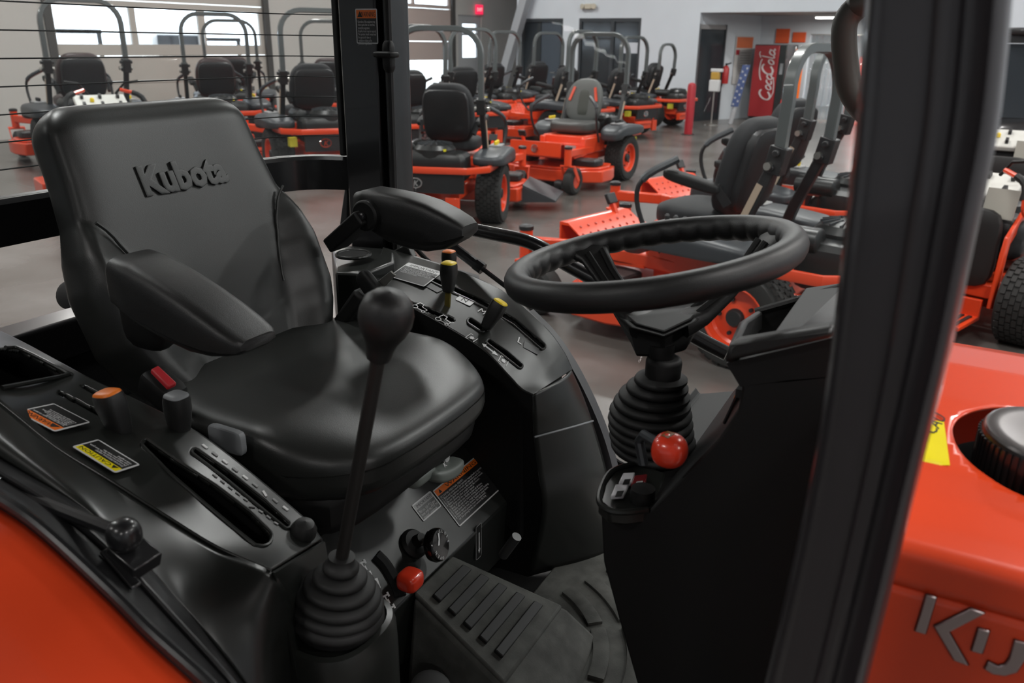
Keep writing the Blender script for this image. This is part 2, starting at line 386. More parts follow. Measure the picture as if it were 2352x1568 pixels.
struct('pane', MB().slab([q0, q1, q1+V((0, 0, 2.1)), q0+V((0, 0, 2.1))], an*.03), DARKG, t, smooth=0)
for q in (q0, q1): struct('door_jamb', MB().bar(q+an*.02, q+an*.02+V((0, 0, 2.2)), .05, .06, up=an), BFRAME, t, smooth=0)
struct('transom_bar', MB().bar(q0+an*.02+V((0, 0, 2.14)), q1+an*.02+V((0, 0, 2.14)), .06, .1), mat('grey_alu', (.25, .24, .24), .4), t, smooth=0)
# lamps in the alcove and behind the curtain
def lampthing(name, label, x, y, z, sx, sy, power, col=(1, .96, .9), hang=True):
    t = thing(name, label, 'light', ROOM @ V((x, y, z)), math.radians(-8))
    MB().span((-sx/2-.04, -sy/2-.04, .03), (sx/2+.04, sy/2+.04, .10)).build('housing', mat('lamp_housing', (.7, .7, .7), .5), t, smooth=0)
    e = MB().span((-sx/2, -sy/2, .0), (sx/2, sy/2, .03)).build('diffuser', mat('lit_diffuser', (1, .97, .92), .5, emit=6.0), t, smooth=0)
    if hang:
        for s_ in (-1, 1): MB().tube([(s_*sx*.4, 0, .1), (s_*sx*.4, 0, 5.6-z)], .006, 6).build('hanger_wire', STEEL, t)
    if power:
        ld = bpy.data.lights.new('lamp_glow', 'AREA'); ld.shape = 'RECTANGLE'; ld.size = sx; ld.size_y = sy; ld.energy = power; ld.color = col
        lo = bpy.data.objects.new('lamp_glow', ld); COL.objects.link(lo); lo.parent = t; lo.location = (0, 0, -.02)
    return t
for i, (x, y) in enumerate(LAMPS):
    lampthing('ceiling_light', 'long white high bay ceiling light hanging over the showroom', x, y, 5.3, 1.2, .4, 0)['group'] = 'high bay lights over the showroom'  # fixtures hang on the added camera-side lamps too
p = PR(1910, 63, z=2.43)
lampthing('alcove_light', 'small bright light under the alcove ceiling', -5.9, 20.0, 2.33, .5, .22, 35, hang=False)
lampthing('back_room_light', 'ceiling light in the room behind the strip curtain', -5.2, 23.6, 2.33, 1.2, .3, 420, hang=False)
# strip curtain
t = thing('strip_curtain', 'clear plastic strip curtain hanging in the alcove opening', 'curtain')
STRIP = glass('curtain_plastic', (.86, .88, .9), .08, .22)
n = 15; wdt = (xo1-xo0)/n
for i in range(n):
    x = xo0+wdt*(i+.5); yy = YA+.06+(.02 if i % 2 else 0)
    MB().add(*[[V((x+wdt*.62*(k-3)/3, yy-.012*math.cos((k-3)/3*1.5), z)) for z in (.05, 2.0) for k in range(7)], [(k, k+1, k+8, k+7) for k in range(6)]]).build('strip', STRIP, t, T=ROOM, solid=.003)
MB().span((xo0, YA+.03, 2.0), (xo1, YA+.1, 2.05)).build('rail', STEEL, t, T=ROOM, smooth=0)
# vehicles parked in the yard, seen through the garage windows
def yard(name, y, x, m, label, hgt):
    t_ = thing(name, label, 'vehicle', ROOM @ V((x, y, -.1)), math.radians(-8))
    MB().rbox((0, 0, .75), (.9, 2.1, .4), 6, 8).build('body', m, t_); MB().rbox((0, -.2, 1.1+(hgt-1.1)/2), (.8, .9, (hgt-1.1)/2), 5, 8).build('cab', m, t_)
    MB().span((.78, -.9, 1.35), (.82, .5, hgt-.2)).build('side_glass', DARKG, t_, bevel=.02)
    for a_ in (-1.3, 1.3):
        for b_ in (-.75, .75):
            w_ = MB().lathe([(.2, -.1), (.36, -.11), (.38, 0), (.36, .11), (.2, .1)], (b_, a_, .38), (1, 0, 0), 20); w_.build('wheel', TYRE, t_)
    MB().span((-.5, .9, hgt-.35), (.5, 2.0, hgt-.25)).span((-.5, .9, 1.1), (-.42, .98, hgt-.3)).span((.42, 1.9, 1.1), (.5, 1.98, hgt-.3)).build('rack', DARKP, t_)
yard('parked_truck', 9.4, -21.5, mat('truck_pale', (.55, .56, .58), .4), 'pale grey truck parked outside the left garage window', 2.25)
yard('parked_truck', 14.2, -22.5, mat('truck_overexposed', (.72, .7, .68), .4), 'overexposed pale truck parked outside the right garage window', 2.1)  # colour paled to look washed out by the daylight
tag(MB().span((-6.4, 24.2, .0), (-4.4, 24.9, .75)).span((-6.2, 24.3, .75), (-5.9, 24.8, 1.5)).span((-4.9, 24.3, .75), (-4.6, 24.8, 1.5)).span((-6.2, 24.3, 1.42), (-4.6, 24.5, 1.5)).build('red_machine', mat('red_machine_paint', (.7, .05, .03), .4), T=ROOM, bevel=.03), 'red machine blurred behind the strip curtain', 'machine')
# orange panels
OR2 = mat('orange_sign_paint', (.75, .10, .02), .5)
for (p0, p1), lab in ((((1780, 99), (1815, 66)), 'orange square wall sign above the drinks machine'), (((1819, 97), (1852, 74)), 'orange wall panel beside the strip curtain top')):
    a, b = PR(*p0, y=YA-.03), PR(*p1, y=YA-.03)
    tag(MB().span((a.x, YA-.04, a.z), (b.x, YA-.005, b.z)).build('orange_sign', OR2, T=ROOM, bevel=.006), lab, 'sign')
t = thing('orange_banner_stand', 'tall bright orange banner leaning beside the strip curtain', 'banner')
a = [PR(*q, y=20.2) for q in ((1829, 112), (1848, 118), (1828, 268), (1815, 268))]
MB().slab(a, (0, .02, 0)).build('banner', mat('bright_orange_cloth', (.9, .16, .005), .6), t, T=ROOM, smooth=0)
MB().tube([a[3]+V((-.02, .03, -.05)), a[0]+V((-.02, .03, .05))], .015, 8).build('pole', LABELW, t, T=ROOM)
# drinks machine
x0, x1, x2 = PR(1716, 270, y=20.3).x, PR(1772, 270, y=20.3).x, PR(1789, 270, y=20.3).x
t = thing('drinks_machine', 'red Coca-Cola vending machine with white script lettering', 'vending machine')
HT = PR(1745, 102, y=20.3).z
CR = mat('vending_red', (.30, .018, .022), .35, coat=.3)
MB().span((x0, 20.34, .06), (x2, 21.1, HT)).build('cabinet', mat('vending_black', (.02, .02, .022), .4), t, T=ROOM, bevel=.015)
MB().span((x0+.01, 20.29, .10), (x1, 20.34, HT-.02)).build('front_panel', CR, t, T=ROOM, bevel=.01)
MB().span((x1+.008, 20.3, .10), (x2-.01, 20.34, HT-.02)).build('selection_panel', mat('vending_dark', (.025, .03, .03), .25), t, T=ROOM, bevel=.008)
MB().span((x1+.06, 20.285, 1.1), (x2-.05, 20.3, 1.35)).build('coin_plate', GREYP, t, T=ROOM, smooth=0)
for x in (x0+.06, x2-.06): MB().lathe([(.03, 0), (.03, .06)], (x, 20.45, 0), n=10).build('foot', DARKP, t, T=ROOM)
# script lettering drawn as tapered strokes, running up the panel
L = []     # strokes in script units: x along the word (0..10), y across (0..3)
def arc(cx, cy, rx, ry, a0, a1, n=14, sl=.35):
    return [(cx+rx*math.cos(math.radians(lerp(a0, a1, i/(n-1))))+sl*(ry*math.sin(math.radians(lerp(a0, a1, i/(n-1))))), cy+ry*math.sin(math.radians(lerp(a0, a1, i/(n-1))))) for i in range(n)]
L.append((arc(1.1, 1.3, .9, 1.25, 40, 330), .17)); L.append(([(.6, -.15), (1.6, -.55), (3.2, -.5), (4.6, -.2), (4.4, -.5)], .07))
def small(x):
    L.append((arc(x, .65, .42, .6, 0, 360), .13))
def al(x):
    L.append((arc(x, .65, .4, .6, 20, 340), .13)); L.append(([(x+.65, 1.25), (x+.38, .2), (x+.55, .05), (x+.8, .25)], .13))
small(2.55); L.append((arc(3.65, .65, .42, .6, 50, 320), .13)); al(4.6)
L.append(([(5.05, .75), (5.35, .82)], .12)); L.append((arc(6.15, 1.3, .9, 1.25, 40, 330), .17)); L.append((arc(6.1, 2.35, 2.2, .75, 170, 30, 16), .10)); small(7.55)
L.append(([(8.75, 2.9), (8.3, .3), (8.45, .05), (8.75, .25)], .14)); al(9.35)
L.append(([(8.4, 3.1), (9.2, 3.5), (9.6, 3.3)], .08))
m = MB(); org = V((x0+.42, 20.288, .50)); uu = .118
tl = math.radians(8)
for pts, r in L:
    pp = []
    for sx_, sy_ in pts:
        a_ = sx_*uu; b_ = sy_*uu
        pp.append(V((org.x-b_*.92+.10, org.y, org.z+a_*.98)))
    # flat ribbon of constant width in the panel plane
    vs = []; fs = []
    for i, p_ in enumerate(pp):
        d_ = (pp[min(i+1, len(pp)-1)]-pp[max(i-1, 0)]).normalized(); s_ = V((d_.z, 0, -d_.x)); w_ = r*uu*(.55+.6*abs(d_.z))
        for yy in (0, -.004): vs += [p_+s_*w_+V((0, yy, 0)), p_-s_*w_+V((0, yy, 0))]
    for i in range(len(pp)-1):
        a_ = i*4; b_ = a_+4; fs += [(a_, b_, b_+1, a_+1), (a_+2, a_+3, b_+3, b_+2), (a_, a_+2, b_+2, b_), (a_+1, b_+1, b_+3, a_+3)]
    m.add(vs, fs)
m.build('script_lettering', mat('vending_white', (.55, .5, .5), .5), t, T=ROOM, smooth=0, label='white Coca-Cola script')
# poster board on the side wall
t = thing('poster_board', 'white notice board with an orange header on the alcove side wall', 'poster')
p0, p1 = along(1683, 0), along(1722, 0); za_, zb_ = .84, 1.95
pf = lambda a, z: V((lerp(p0.x, p1.x, a), lerp(p0.y, p1.y, a), z))+an*.012
MB().slab([pf(0, za_), pf(1, za_), pf(1, zb_), pf(0, zb_)], an*.02).build('board', mat('poster_white', (.5, .48, .47), .5), t, T=ROOM, smooth=0)
MB().slab([pf(.05, 1.68)+an*.02, pf(.98, 1.68)+an*.02, pf(.98, 1.93)+an*.02, pf(.05, 1.93)+an*.02], an*.004).build('header', mat('poster_orange', (.6, .15, .06), .5), t, T=ROOM, smooth=0)
MB().slab([pf(.05, 1.52)+an*.02, pf(.25, 1.52)+an*.02, pf(.25, 1.64)+an*.02, pf(.05, 1.64)+an*.02], an*.004).build('red_mark', mat('poster_red', (.35, .02, .03), .5), t, T=ROOM, smooth=0)
for k in range(9):
    MB().slab([pf(.32, 1.56-.06*k)+an*.02, pf(.9, 1.56-.06*k)+an*.02, pf(.9, 1.575-.06*k)+an*.02, pf(.32, 1.575-.06*k)+an*.02], an*.002).build('printed_line', mat('poster_grey', (.25, .23, .23), .6), t, T=ROOM, smooth=0)
# blue star banner pole
t = thing('star_banner', 'slim blue banner with white stars standing by the notice board', 'banner')
b0 = PR(1677, 284, z=0); b1 = b0+V((.25, .05, 1.32))
MB().tube([b0, b1], [.05, .05], 10).build('pole', mat('banner_pole_white', (.45, .45, .47), .5), t, T=ROOM)
dd = (b1-b0)
wv = V((.09, 0, 0))
MB().slab([b0+dd*.3-wv+V((0, -.06, 0)), b0+dd*.3+wv+V((0, -.06, 0)), b0+dd*1.0+wv+V((0, -.06, 0)), b0+dd*1.0-wv+V((0, -.06, 0))], (0, .015, 0)).build('cloth', mat('banner_blue', (.06, .09, .22), .7), t, T=ROOM, smooth=0)
for k in range(12):
    c = b0+dd*(.34+.055*k)+V((.045*(1 if k % 2 else -1), -.064, 0)); pts = []
    for i in range(10):
        rr = .035 if i % 2 == 0 else .015; a_ = PI/2+i*PI/5; pts.append(c+V((rr*math.cos(a_), 0, rr*math.sin(a_))))
    MB().slab(pts, (0, .004, 0)).build('star', mat('star_white', (.5, .5, .52), .6), t, T=ROOM, smooth=0)
# sanitiser stand, extinguisher, bollard, cone, exit sign, emergency light
t = thing('sanitiser_stand', 'white and amber dispenser on a thin steel stand before the dark door', 'dispenser')
q = PR(1633, 287, z=0)
MB().lathe([(.16, 0), (.16, .02)], q, n=18).build('base', STEEL, t, T=ROOM)
MB().tube([q, q+V((0, 0, .78))], .015, 8).build('pole', STEEL, t, T=ROOM)
MB().span((q.x-.12, q.y-.06, .74), (q.x+.12, q.y+.06, 1.0)).build('dispenser_body', LABELW, t, T=ROOM, bevel=.02)
MB().span((q.x-.10, q.y-.05, 1.0), (q.x+.10, q.y+.05, 1.17)).build('amber_bottle', mat('amber_liquid', (.5, .3, .06), .3), t, T=ROOM, bevel=.02)
MB().span((q.x-.11, q.y-.05, 1.17), (q.x+.16, q.y+.05, 1.24)).build('top_plate', LABELW, t, T=ROOM, bevel=.01)
t = thing('fire_extinguisher', 'red fire extinguisher hanging on the wall by the dark glass door', 'extinguisher')
q = along(1661, 0)+an*.1
MB().lathe([(.03, .85), (.075, .86), (.078, .9), (.078, 1.2), (.05, 1.26), (.02, 1.28)], V((q.x, q.y, 0)), n=16).build('cylinder', mat('extinguisher_red', (.4, .02, .02), .3), t, T=ROOM)
MB().bar((q.x, q.y, 1.3), (q.x+.12, q.y, 1.34), .03, .03).box((q.x, q.y, 1.3), (.04, .04, .06)).build('valve', DARKP, t, T=ROOM)
t = thing('bollard', 'red steel bollard standing at the white wall corner', 'bollard')
q = PR(1580, 309, z=0)
MB().lathe([(.085, 0), (.085, .95), (.07, 1.0), (.03, 1.02)], q, n=20).build('post', mat('bollard_red', (.42, .02, .03), .35), t, T=ROOM)
MB().lathe([(.14, 0), (.14, .012)], q, n=20).build('base_plate', MDARK, t, T=ROOM)
q = PR(1790, 280, y=20.0); q.z = 0
t = thing('safety_cone', 'small red cone standing beside the drinks machine', 'cone')
MB().lathe([(.09, .03), (.02, .55)], q, n=16).build('cone', mat('cone_red', (.85, .03, .02), .4), t, T=ROOM)
MB().box(q+V((0, 0, .015)), (.26, .26, .03)).build('base', mat('cone_red', (1, 0, 0)), t, T=ROOM)
t = thing('exit_sign', 'small red lit exit sign on the far back wall', 'sign')
q = PR(1101, 22, x=XB+.05)
MB().box(q, (.06, .30, .26)).build('sign_box', mat('exit_red', (.8, .02, .08), .4, emit=1.2), t, T=ROOM, bevel=.01)
MB().text('EXIT', .13, q+V((.034, -.02, -.045)), (0, 1, 0), (0, 0, 1), .003, 'CENTER', fit=.24).build('lettering', mat('exit_white', (.9, .6, .6), .5, emit=1.0), t, T=ROOM, smooth=0)
t = thing('emergency_light', 'beige twin emergency light above the dark double door', 'light')
q = PR(1352, 15, y=YW-.05)
MB().box(q, (.2, .1, .13)).build('housing', mat('beige_plastic', (.5, .45, .36), .5), t, T=ROOM, bevel=.02)
for s_ in (-1, 1): MB().lathe([(.05, 0), (.07, .06), (.06, .08)], q+V((s_*.15, .02, 0)), (s_*.3, -1, 0), n=14).build('lamp_head', mat('beige_plastic', (1, 1, 1)), t, T=ROOM)
# ================================================================== MOWERS (local axes: x forward, y left, z up, origin on the floor between the rear wheels)
PROTO = {}
def tyre_mesh(R, W, lugs, rows):
    m = MB(); h = W/2
    m.lathe([(R*.60, -h*.78), (R*.80, -h*.98), (R*.93, -h*.94), (R*.975, -h*.7), (R*.985, 0), (R*.975, h*.7), (R*.93, h*.94), (R*.80, h*.98), (R*.60, h*.78)], (0, 0, 0), (0, 1, 0), 36, cap=False)
    for k in range(lugs):
        for r in range(rows):
            a = 2*PI*(k+(.5 if r % 2 else 0))/lugs; y = (-.82+1.64*(r+.5)/rows)*h; rr = R*(.985-.02*abs(y/h)**4)
            M = Matrix.Rotation(-a, 3, 'Y'); c = M @ V((0, 0, rr)); c.y = y
            m.box(c, (2*PI*R/lugs*.74, W*.82/rows*.86, R*.05), M)
    return m
def rim_mesh(R, W, s, holes=True):
    h = W/2*s; m = MB()
    m.lathe([(R*.64, h*.80), (R*.61, h*.84), (R*.575, h*.78), (R*.55, h*.45), (R*.50, h*.36), (R*.28, h*.42), (R*.22, h*.5), (R*.0001, h*.5)], (0, 0, 0), (0, 1, 0), 28, cap=False)
    m.lathe([(R*.64, -h*.8), (R*.62, h*.8)], (0, 0, 0), (0, 1, 0), 28, cap=False)
    return m
def mower_parts(v):
    out = []
    def put(name, mb, m, sub=None, smooth=35, mods=0, label=None): out.append((name, mb.mesh(name, m, smooth), sub, mods, label))
    seatm = {'cloth': CLOTH, 'grey': SEATG, 'brown': MAROON, 'big': CLOTH, 'side': CLOTH}[v]; cy = .58 if v == 'side' else .53
    # frame
    f = MB(); f.span((-.5, -.28, .30), (.75, .28, .42))
    for s in (-1, 1):
        f.bar((.55, s*.31, .44), (1.24, s*.36, .46), .06, .09); f.bar((1.22, s*.36, .46), (1.56, s*cy, .47), .06, .09)
        f.span((.22, s*.30-.04, .40), (.78, s*.30+.04, .60))
    put('frame', f, ORANGE, mods=.012)
    b = MB(); b.span((.24, -.30, .52), (.76, .30, .62)); b.span((.70, -.26, .40), (.77, .26, .53)); put('seat_base', b, ORANGE, mods=.015)
    put('instruction_plate', MB().span((.771, -.2, .43), (.775, -.02, .5)).span((.771, .04, .43), (.775, .2, .5)), LABELG, 'seat_base', smooth=0)
    # wheels
    for s in (-1, 1):
        ty = tyre_mesh(.30, .27, 34, 6); ty.v = [q+V((0, s*.50, .30)) for q in ty.v]; put('rear_wheel', ty, TYRE)
        ri = rim_mesh(.30, .27, s); ri.v = [q+V((0, s*.50, .30)) for q in ri.v]; put('rim', ri, ORANGE, 'rear_wheel')
        hb = MB(); hb.lathe([(.055, 0), (.055, .02), (.045, .035), (.0001, .035)], (0, s*.565, .30), (0, s, 0), 16)
        for k in range(5): hb.lathe([(.012, 0), (.012, .02)], (.105*math.cos(k*2*PI/5), s*.553, .30+.105*math.sin(k*2*PI/5)), (0, s, 0), 8)
        put('hub', hb, MDARK, 'rear_wheel')
        ct = MB(); ct.lathe([(.085, -.06), (.13, -.068), (.158, -.05), (.165, 0), (.158, .05), (.13, .068), (.085, .06)], (1.44, s*cy, .165), (0, 1, 0), 26, cap=False); put('caster_wheel', ct, TYRE)
        cr = MB(); cr.lathe([(.088, -.05), (.08, -.045), (.05, -.02), (.025, -.045), (.025, .045), (.05, .02), (.08, .045), (.088, .05)], (1.44, s*cy, .165), (0, 1, 0), 20); put('caster_rim', cr, ORANGE, 'caster_wheel')
        fk = MB(); fk.lathe([(.045, .36), (.045, .56)], (1.58, s*cy, 0), n=16)
        fk.bar((1.60, s*cy, .36), (1.54, s*cy, .345), .19, .02)
        for q in (-1, 1): fk.tube([(1.57, s*cy+q*.085, .35), (1.52, s*cy+q*.088, .27), (1.44, s*cy+q*.085, .165)], .02, 6, sq=(.012, .055))
        put('caster_fork', fk, ORANGE, mods=.004); put('pivot_cap', MB().lathe([(.05, .56), (.05, .585), (.03, .595)], (1.58, s*cy, 0), n=16), MDARK, 'caster_fork')
    # deck
    d = MB(); poly = [(.55, -.66), (.55, .66), (.78, .74), (1.05, .74), (1.22, .52), (1.32, .2), (1.32, -.2), (1.22, -.52), (1.05, -.74), (.78, -.74)]
    d.prism(poly, .15, (0, 0, .11)); d.prism([(x*.96+.03, y*.93) for x, y in poly], .03, (0, 0, .26)); put('mower_deck', d, ORANGE, mods=.015)
    for s in (-1, 1): put('pulley_cover', MB().rbox((.93, s*.47, .33), (.14, .17, .045), 6, 6), MDARK, 'mower_deck')
    for s in (-1, 1): put('deck_roller', MB().lathe([(.05, -.05), (.06, -.02), (.06, .02), (.05, .05)], (1.36, s*.3, .09), (0, 1, 0), 14), MDARK, 'mower_deck')
    if v in ('big', 'grey'):
     ch = MB(); ch.slab([(.62, -.70, .27), (1.12, -.70, .29), (1.20, -1.08, .12), (.70, -1.06, .10)], (0, 0, .02)); ch.slab([(.62, -.70, .27), (.62, -.70, .1), (.70, -1.06, .10)], (.02, 0, 0)); put('discharge_chute', ch, FENDER, mods=.004)
    # footplate with raised toe board
    fp = MB(); pr = [(.78, .42), (1.10, .40), (1.40, .60), (1.47, .60), (1.47, .44)]
    fp.loops([[V((x, y, z)) for x, z in pr]+[V((x-.015, y, z-.02)) for x, z in pr[::-1]] for y in (-.36, .36)]); put('footplate', fp, ORANGE)
    hs = MB()
    for i in range(5):
        for j in range(8):
            x = 1.13+.055*i; z = .40+(x-1.10)*.667; y = -.30+.6*j/7+(.02 if i % 2 else -.02)
            hs.lathe([(.011, 0), (.007, .007)], (x, y, z), (-.55, 0, .83), 8)
    put('hole_dots', hs, mat('hole_dot_orange', (.45, .03, .01), .4), 'footplate'); out[-1] = out[-1][:5]+('stuff',)  # darker raised dots standing in for the footplate's holes
    put('emblem', MB().lathe([(.05, 0), (.05, .006), (.04, .008), (.04, .004), (.0001, .004)], (1.474, 0, .52), (1, 0, 0), 20).text('K', .05, (1.479, -.017, .502), (0, 1, 0), (0, 0, 1), .003), CHROME, 'footplate')
    pd = MB(); pd.bar((1.34, -.2, .48), (1.44, -.2, .66), .03, .03); put('pedal_arm', pd, ORANGE); put('pedal_pad', MB().box((1.45, -.2, .69), (.03, .10, .08), Matrix.Rotation(.5, 3, 'Y')), MDARK, 'pedal_arm', mods=.006)
    # fenders, consoles
    for s in (-1, 1):
        def fd(w, q):
            x, y, z = w
            z = z*(1-.35*max(0, -x/.42)) - .05*max(0, (x-.15)/.27)**2
            return (x, y, max(z, -.045 - (.18 if x > .26 else 0)*max(0, min(1, (x-.26)/.08))))
        put('fender', MB().rbox((.04, s*.51, .66), (.44, .17, .09), 4, 12, fd), FENDER)
        cp = MB().box((.18, s*.5, .755), (.2, .13, .02)); put('control_panel', cp, LABELG, 'fender', mods=.008)
        kn = MB()
        for k in range(3): kn.lathe([(.014, 0), (.017, .03), (.01, .04)], (.12+.06*k, s*.5, .765), n=10)
        put('knob', kn, YELLOWP if s < 0 else MDARK, 'fender')
        lv = curve([(.60, s*.44, .55), (.72, s*.47, .70), (.78, s*.48, .88), (.74, s*.45, 1.0), (.62, s*.30, 1.10)], 14)
        put('steering_lever', MB().tube(lv, .016, 8), MDARK); put('grip', MB().tube(lv[9:], .024, 8), FENDER, 'steering_lever')
    # seat
    if v == 'grey':
        put('seat_cushion', MB().rbox((.44, 0, .72), (.27, .29, .09), 4, 10, lambda w, q: (w.x, w.y, w.z-.03*max(0, q.z)*(1-(w.y/.29)**2))), mat('dark_grey_seat', (.055, .055, .052), .5))
        R = Matrix.Rotation(math.radians(-14), 3, 'Y')
        put('backrest', MB().rbox((.15, 0, 1.02), (.07, .26, .29), 3.2, 12, lambda w, q: (w.x+.05*(w.y/.26)**2, w.y*(1-.28*max(0, w.z/.29)**2), w.z), R), SEATG)
        for s in (-1, 1): put('orange_stripe', MB().bar(R @ V((.10, s*.20, -.02))+V((.15, 0, 1.02)), R @ V((.085, s*.15, .16))+V((.15, 0, 1.02)), .03, .02, up=(1, 0, 0)), ORANGE, 'backrest')
        put('centre_pad', MB().rbox((.16, 0, 1.0), (.07, .13, .2), 5, 6, None, R), mat('seat_pad_dark', (.06, .065, .055), .6), 'backrest')
    else:
        put('seat_cushion', MB().rbox((.42, 0, .74), (.26, .27, .08), 4, 10), seatm)
        R = Matrix.Rotation(math.radians(-13), 3, 'Y'); hb = .30 if v in ('big', 'side') else .27
        put('backrest', MB().rbox((.14, 0, .76+hb), (.075, .27, hb), 4, 12, lambda w, q: (w.x+.03*(w.y/.27)**2, w.y*(1-.18*max(0, w.z/hb)**2), w.z), R), seatm)
        put('seat_shell', MB().rbox((.085, 0, .75+hb), (.045, .235, hb*.85), 5, 8, None, R), MDARK, 'backrest')
        for s in (-1, 1):
            put('armrest', MB().rbox((.36, s*.31, .98), (.19, .045, .035), 4, 7, lambda w, q: (w.x, w.y, w.z+.03*(w.x/.19))), DARKP); put('armrest_bracket', MB().bar((.2, s*.30, .97), (.13, s*.27, .86), .03, .05), MDARK, 'armrest')
    # roll bar
    rw_, rt = (.33, 1.74) if v == 'side' else (.42, 1.86)
    for s in (-1, 1):
        put('roll_bar_post', MB().tube([(.10, s*rw_, .42), (-.02, s*rw_, .80), (-.17, s*rw_, 1.16)], .03, sq=(.05, .065)), MDARK)
        put('warning_strip', MB().bar((.02, s*(rw_+.028), .72), (-.10, s*(rw_+.028), 1.02), .003, .04, up=(1, 0, 0)), mat('beige_sticker', (.42, .33, .25), .5), 'roll_bar_post', smooth=0)
    path = [V((-.18, -rw_, 1.14)), V((-.19, -rw_, 1.38)), V((-.195, -rw_, rt-.28))]
    for k in range(7): a = PI*k/12; path.append(V((-.195+.015*math.sin(a), -rw_+.24*(1-math.cos(a)), rt-.24+.24*math.sin(a))))
    path += [V((q.x, -q.y, q.z)) for q in path[::-1]]
    put('roll_bar', MB().tube(path, .03, sq=(.052, .062)), ROPSM)
    for s in (-1, 1):
        hn = MB().lathe([(.018, -.06), (.018, .06)], (-.165, s*rw_, 1.12), (0, 1, 0), 10)
        hn.box((-.175, s*rw_, 1.16), (.10, .085, .15), Matrix.Rotation(-.2, 3, 'Y')); hn.lathe([(.02, -.07), (.02, .07)], (-.185, s*rw_, 1.20), (0, 1, 0), 10)
        put('hinge', hn, MDARK, 'roll_bar', mods=.006)
        put('hinge_pin', MB().lathe([(.022, -.075), (.022, .075)], (-.15, s*rw_, 1.13), (0, 1, 0), 10), STEEL, 'roll_bar')
    if v == 'side':
        for e_ in out:
            if e_[0] in ('fender', 'control_panel', 'knob'): e_[1].transform(Matrix.Translation((.30, 0, .0)))
            if e_[0] in ('seat_cushion', 'backrest', 'seat_shell', 'armrest', 'armrest_bracket', 'roll_bar_post', 'warning_strip', 'roll_bar', 'hinge', 'hinge_pin'): e_[1].transform(Matrix.Translation((.15, 0, 0)))
    # engine, rear bumper, rear panel
    e = MB().rbox((-.36, 0, .60), (.20, .33, .15), 6, 8); e.lathe([(.20, .70), (.20, .77), (.17, .81), (.10, .83), (.0001, .83)], (-.36, 0, 0), n=24); put('engine', e, ENGINE)
    fn = MB()
    for k in range(16): a = 2*PI*k/16; fn.bar((-.36+.07*math.cos(a), .07*math.sin(a), .835), (-.36+.17*math.cos(a), .17*math.sin(a), .817), .008, .012)
    put('fan_screen', fn, FENDER, 'engine')
    ac = MB().lathe([(.06, -.16), (.075, -.15), (.075, .15), (.06, .16)], (-.15, .28, .74), (1, 0, 0), 18); put('air_cleaner', ac, ENGINE, 'engine')
    put('oil_tag', MB().box((-.50, -.12, .77), (.03, .05, .02)), mat('oil_yellow', (.75, .7, .02), .5), 'engine'); put('muffler', MB().rbox((-.52, -.1, .45), (.07, .22, .07), 4, 6), mat('muffler_grey', (.12, .12, .12), .5, metal=.5), 'engine')
    bp = [(-.10, .56, .60), (-.45, .55, .60), (-.64, .38, .60), (-.66, 0, .60), (-.64, -.38, .60), (-.45, -.55, .60), (-.10, -.56, .60)]
    put('rear_bumper', MB().tube(bp, .03, sq=(.035, .06)), ORANGE)
    put('rear_panel', MB().loops([[V((x, y, z)) for x, y in ((-.60, .34), (-.635, .2), (-.635, -.2), (-.60, -.34))]+[V((x+.03, y, z)) for x, y in ((-.60, -.34), (-.635, -.2), (-.635, .2), (-.60, .34))] for z in (.38, .565)]), MDARK)
    em = MB(); pts = [(.06*math.cos(2*PI*k/24), .045*math.sin(2*PI*k/24)) for k in range(24)]
    em.tube([V((-.644, .12-x, .475+z)) for x, z in pts], .008, 6, closed=True); em.text('K', .075, (-.642, .145, .448), (0, -1, 0), (0, 0, 1), .006, shear=.2, bold=.02); put('emblem', em, CHROME, 'rear_panel')
    put('hitch_plate', MB().span((-.66, -.05, .20), (-.58, .38, .34)).span((-.69, -.02, .29), (-.58, .36, .33)).span((-.62, -.30, .14), (-.58, -.16, .34)), ORANGE, mods=.006)
    put('fuel_tag', MB().box((-.45, .44, .48), (.1, .08, .1)), mat('tag_yellow', (.55, .5, .03), .6), smooth=0)
    return out
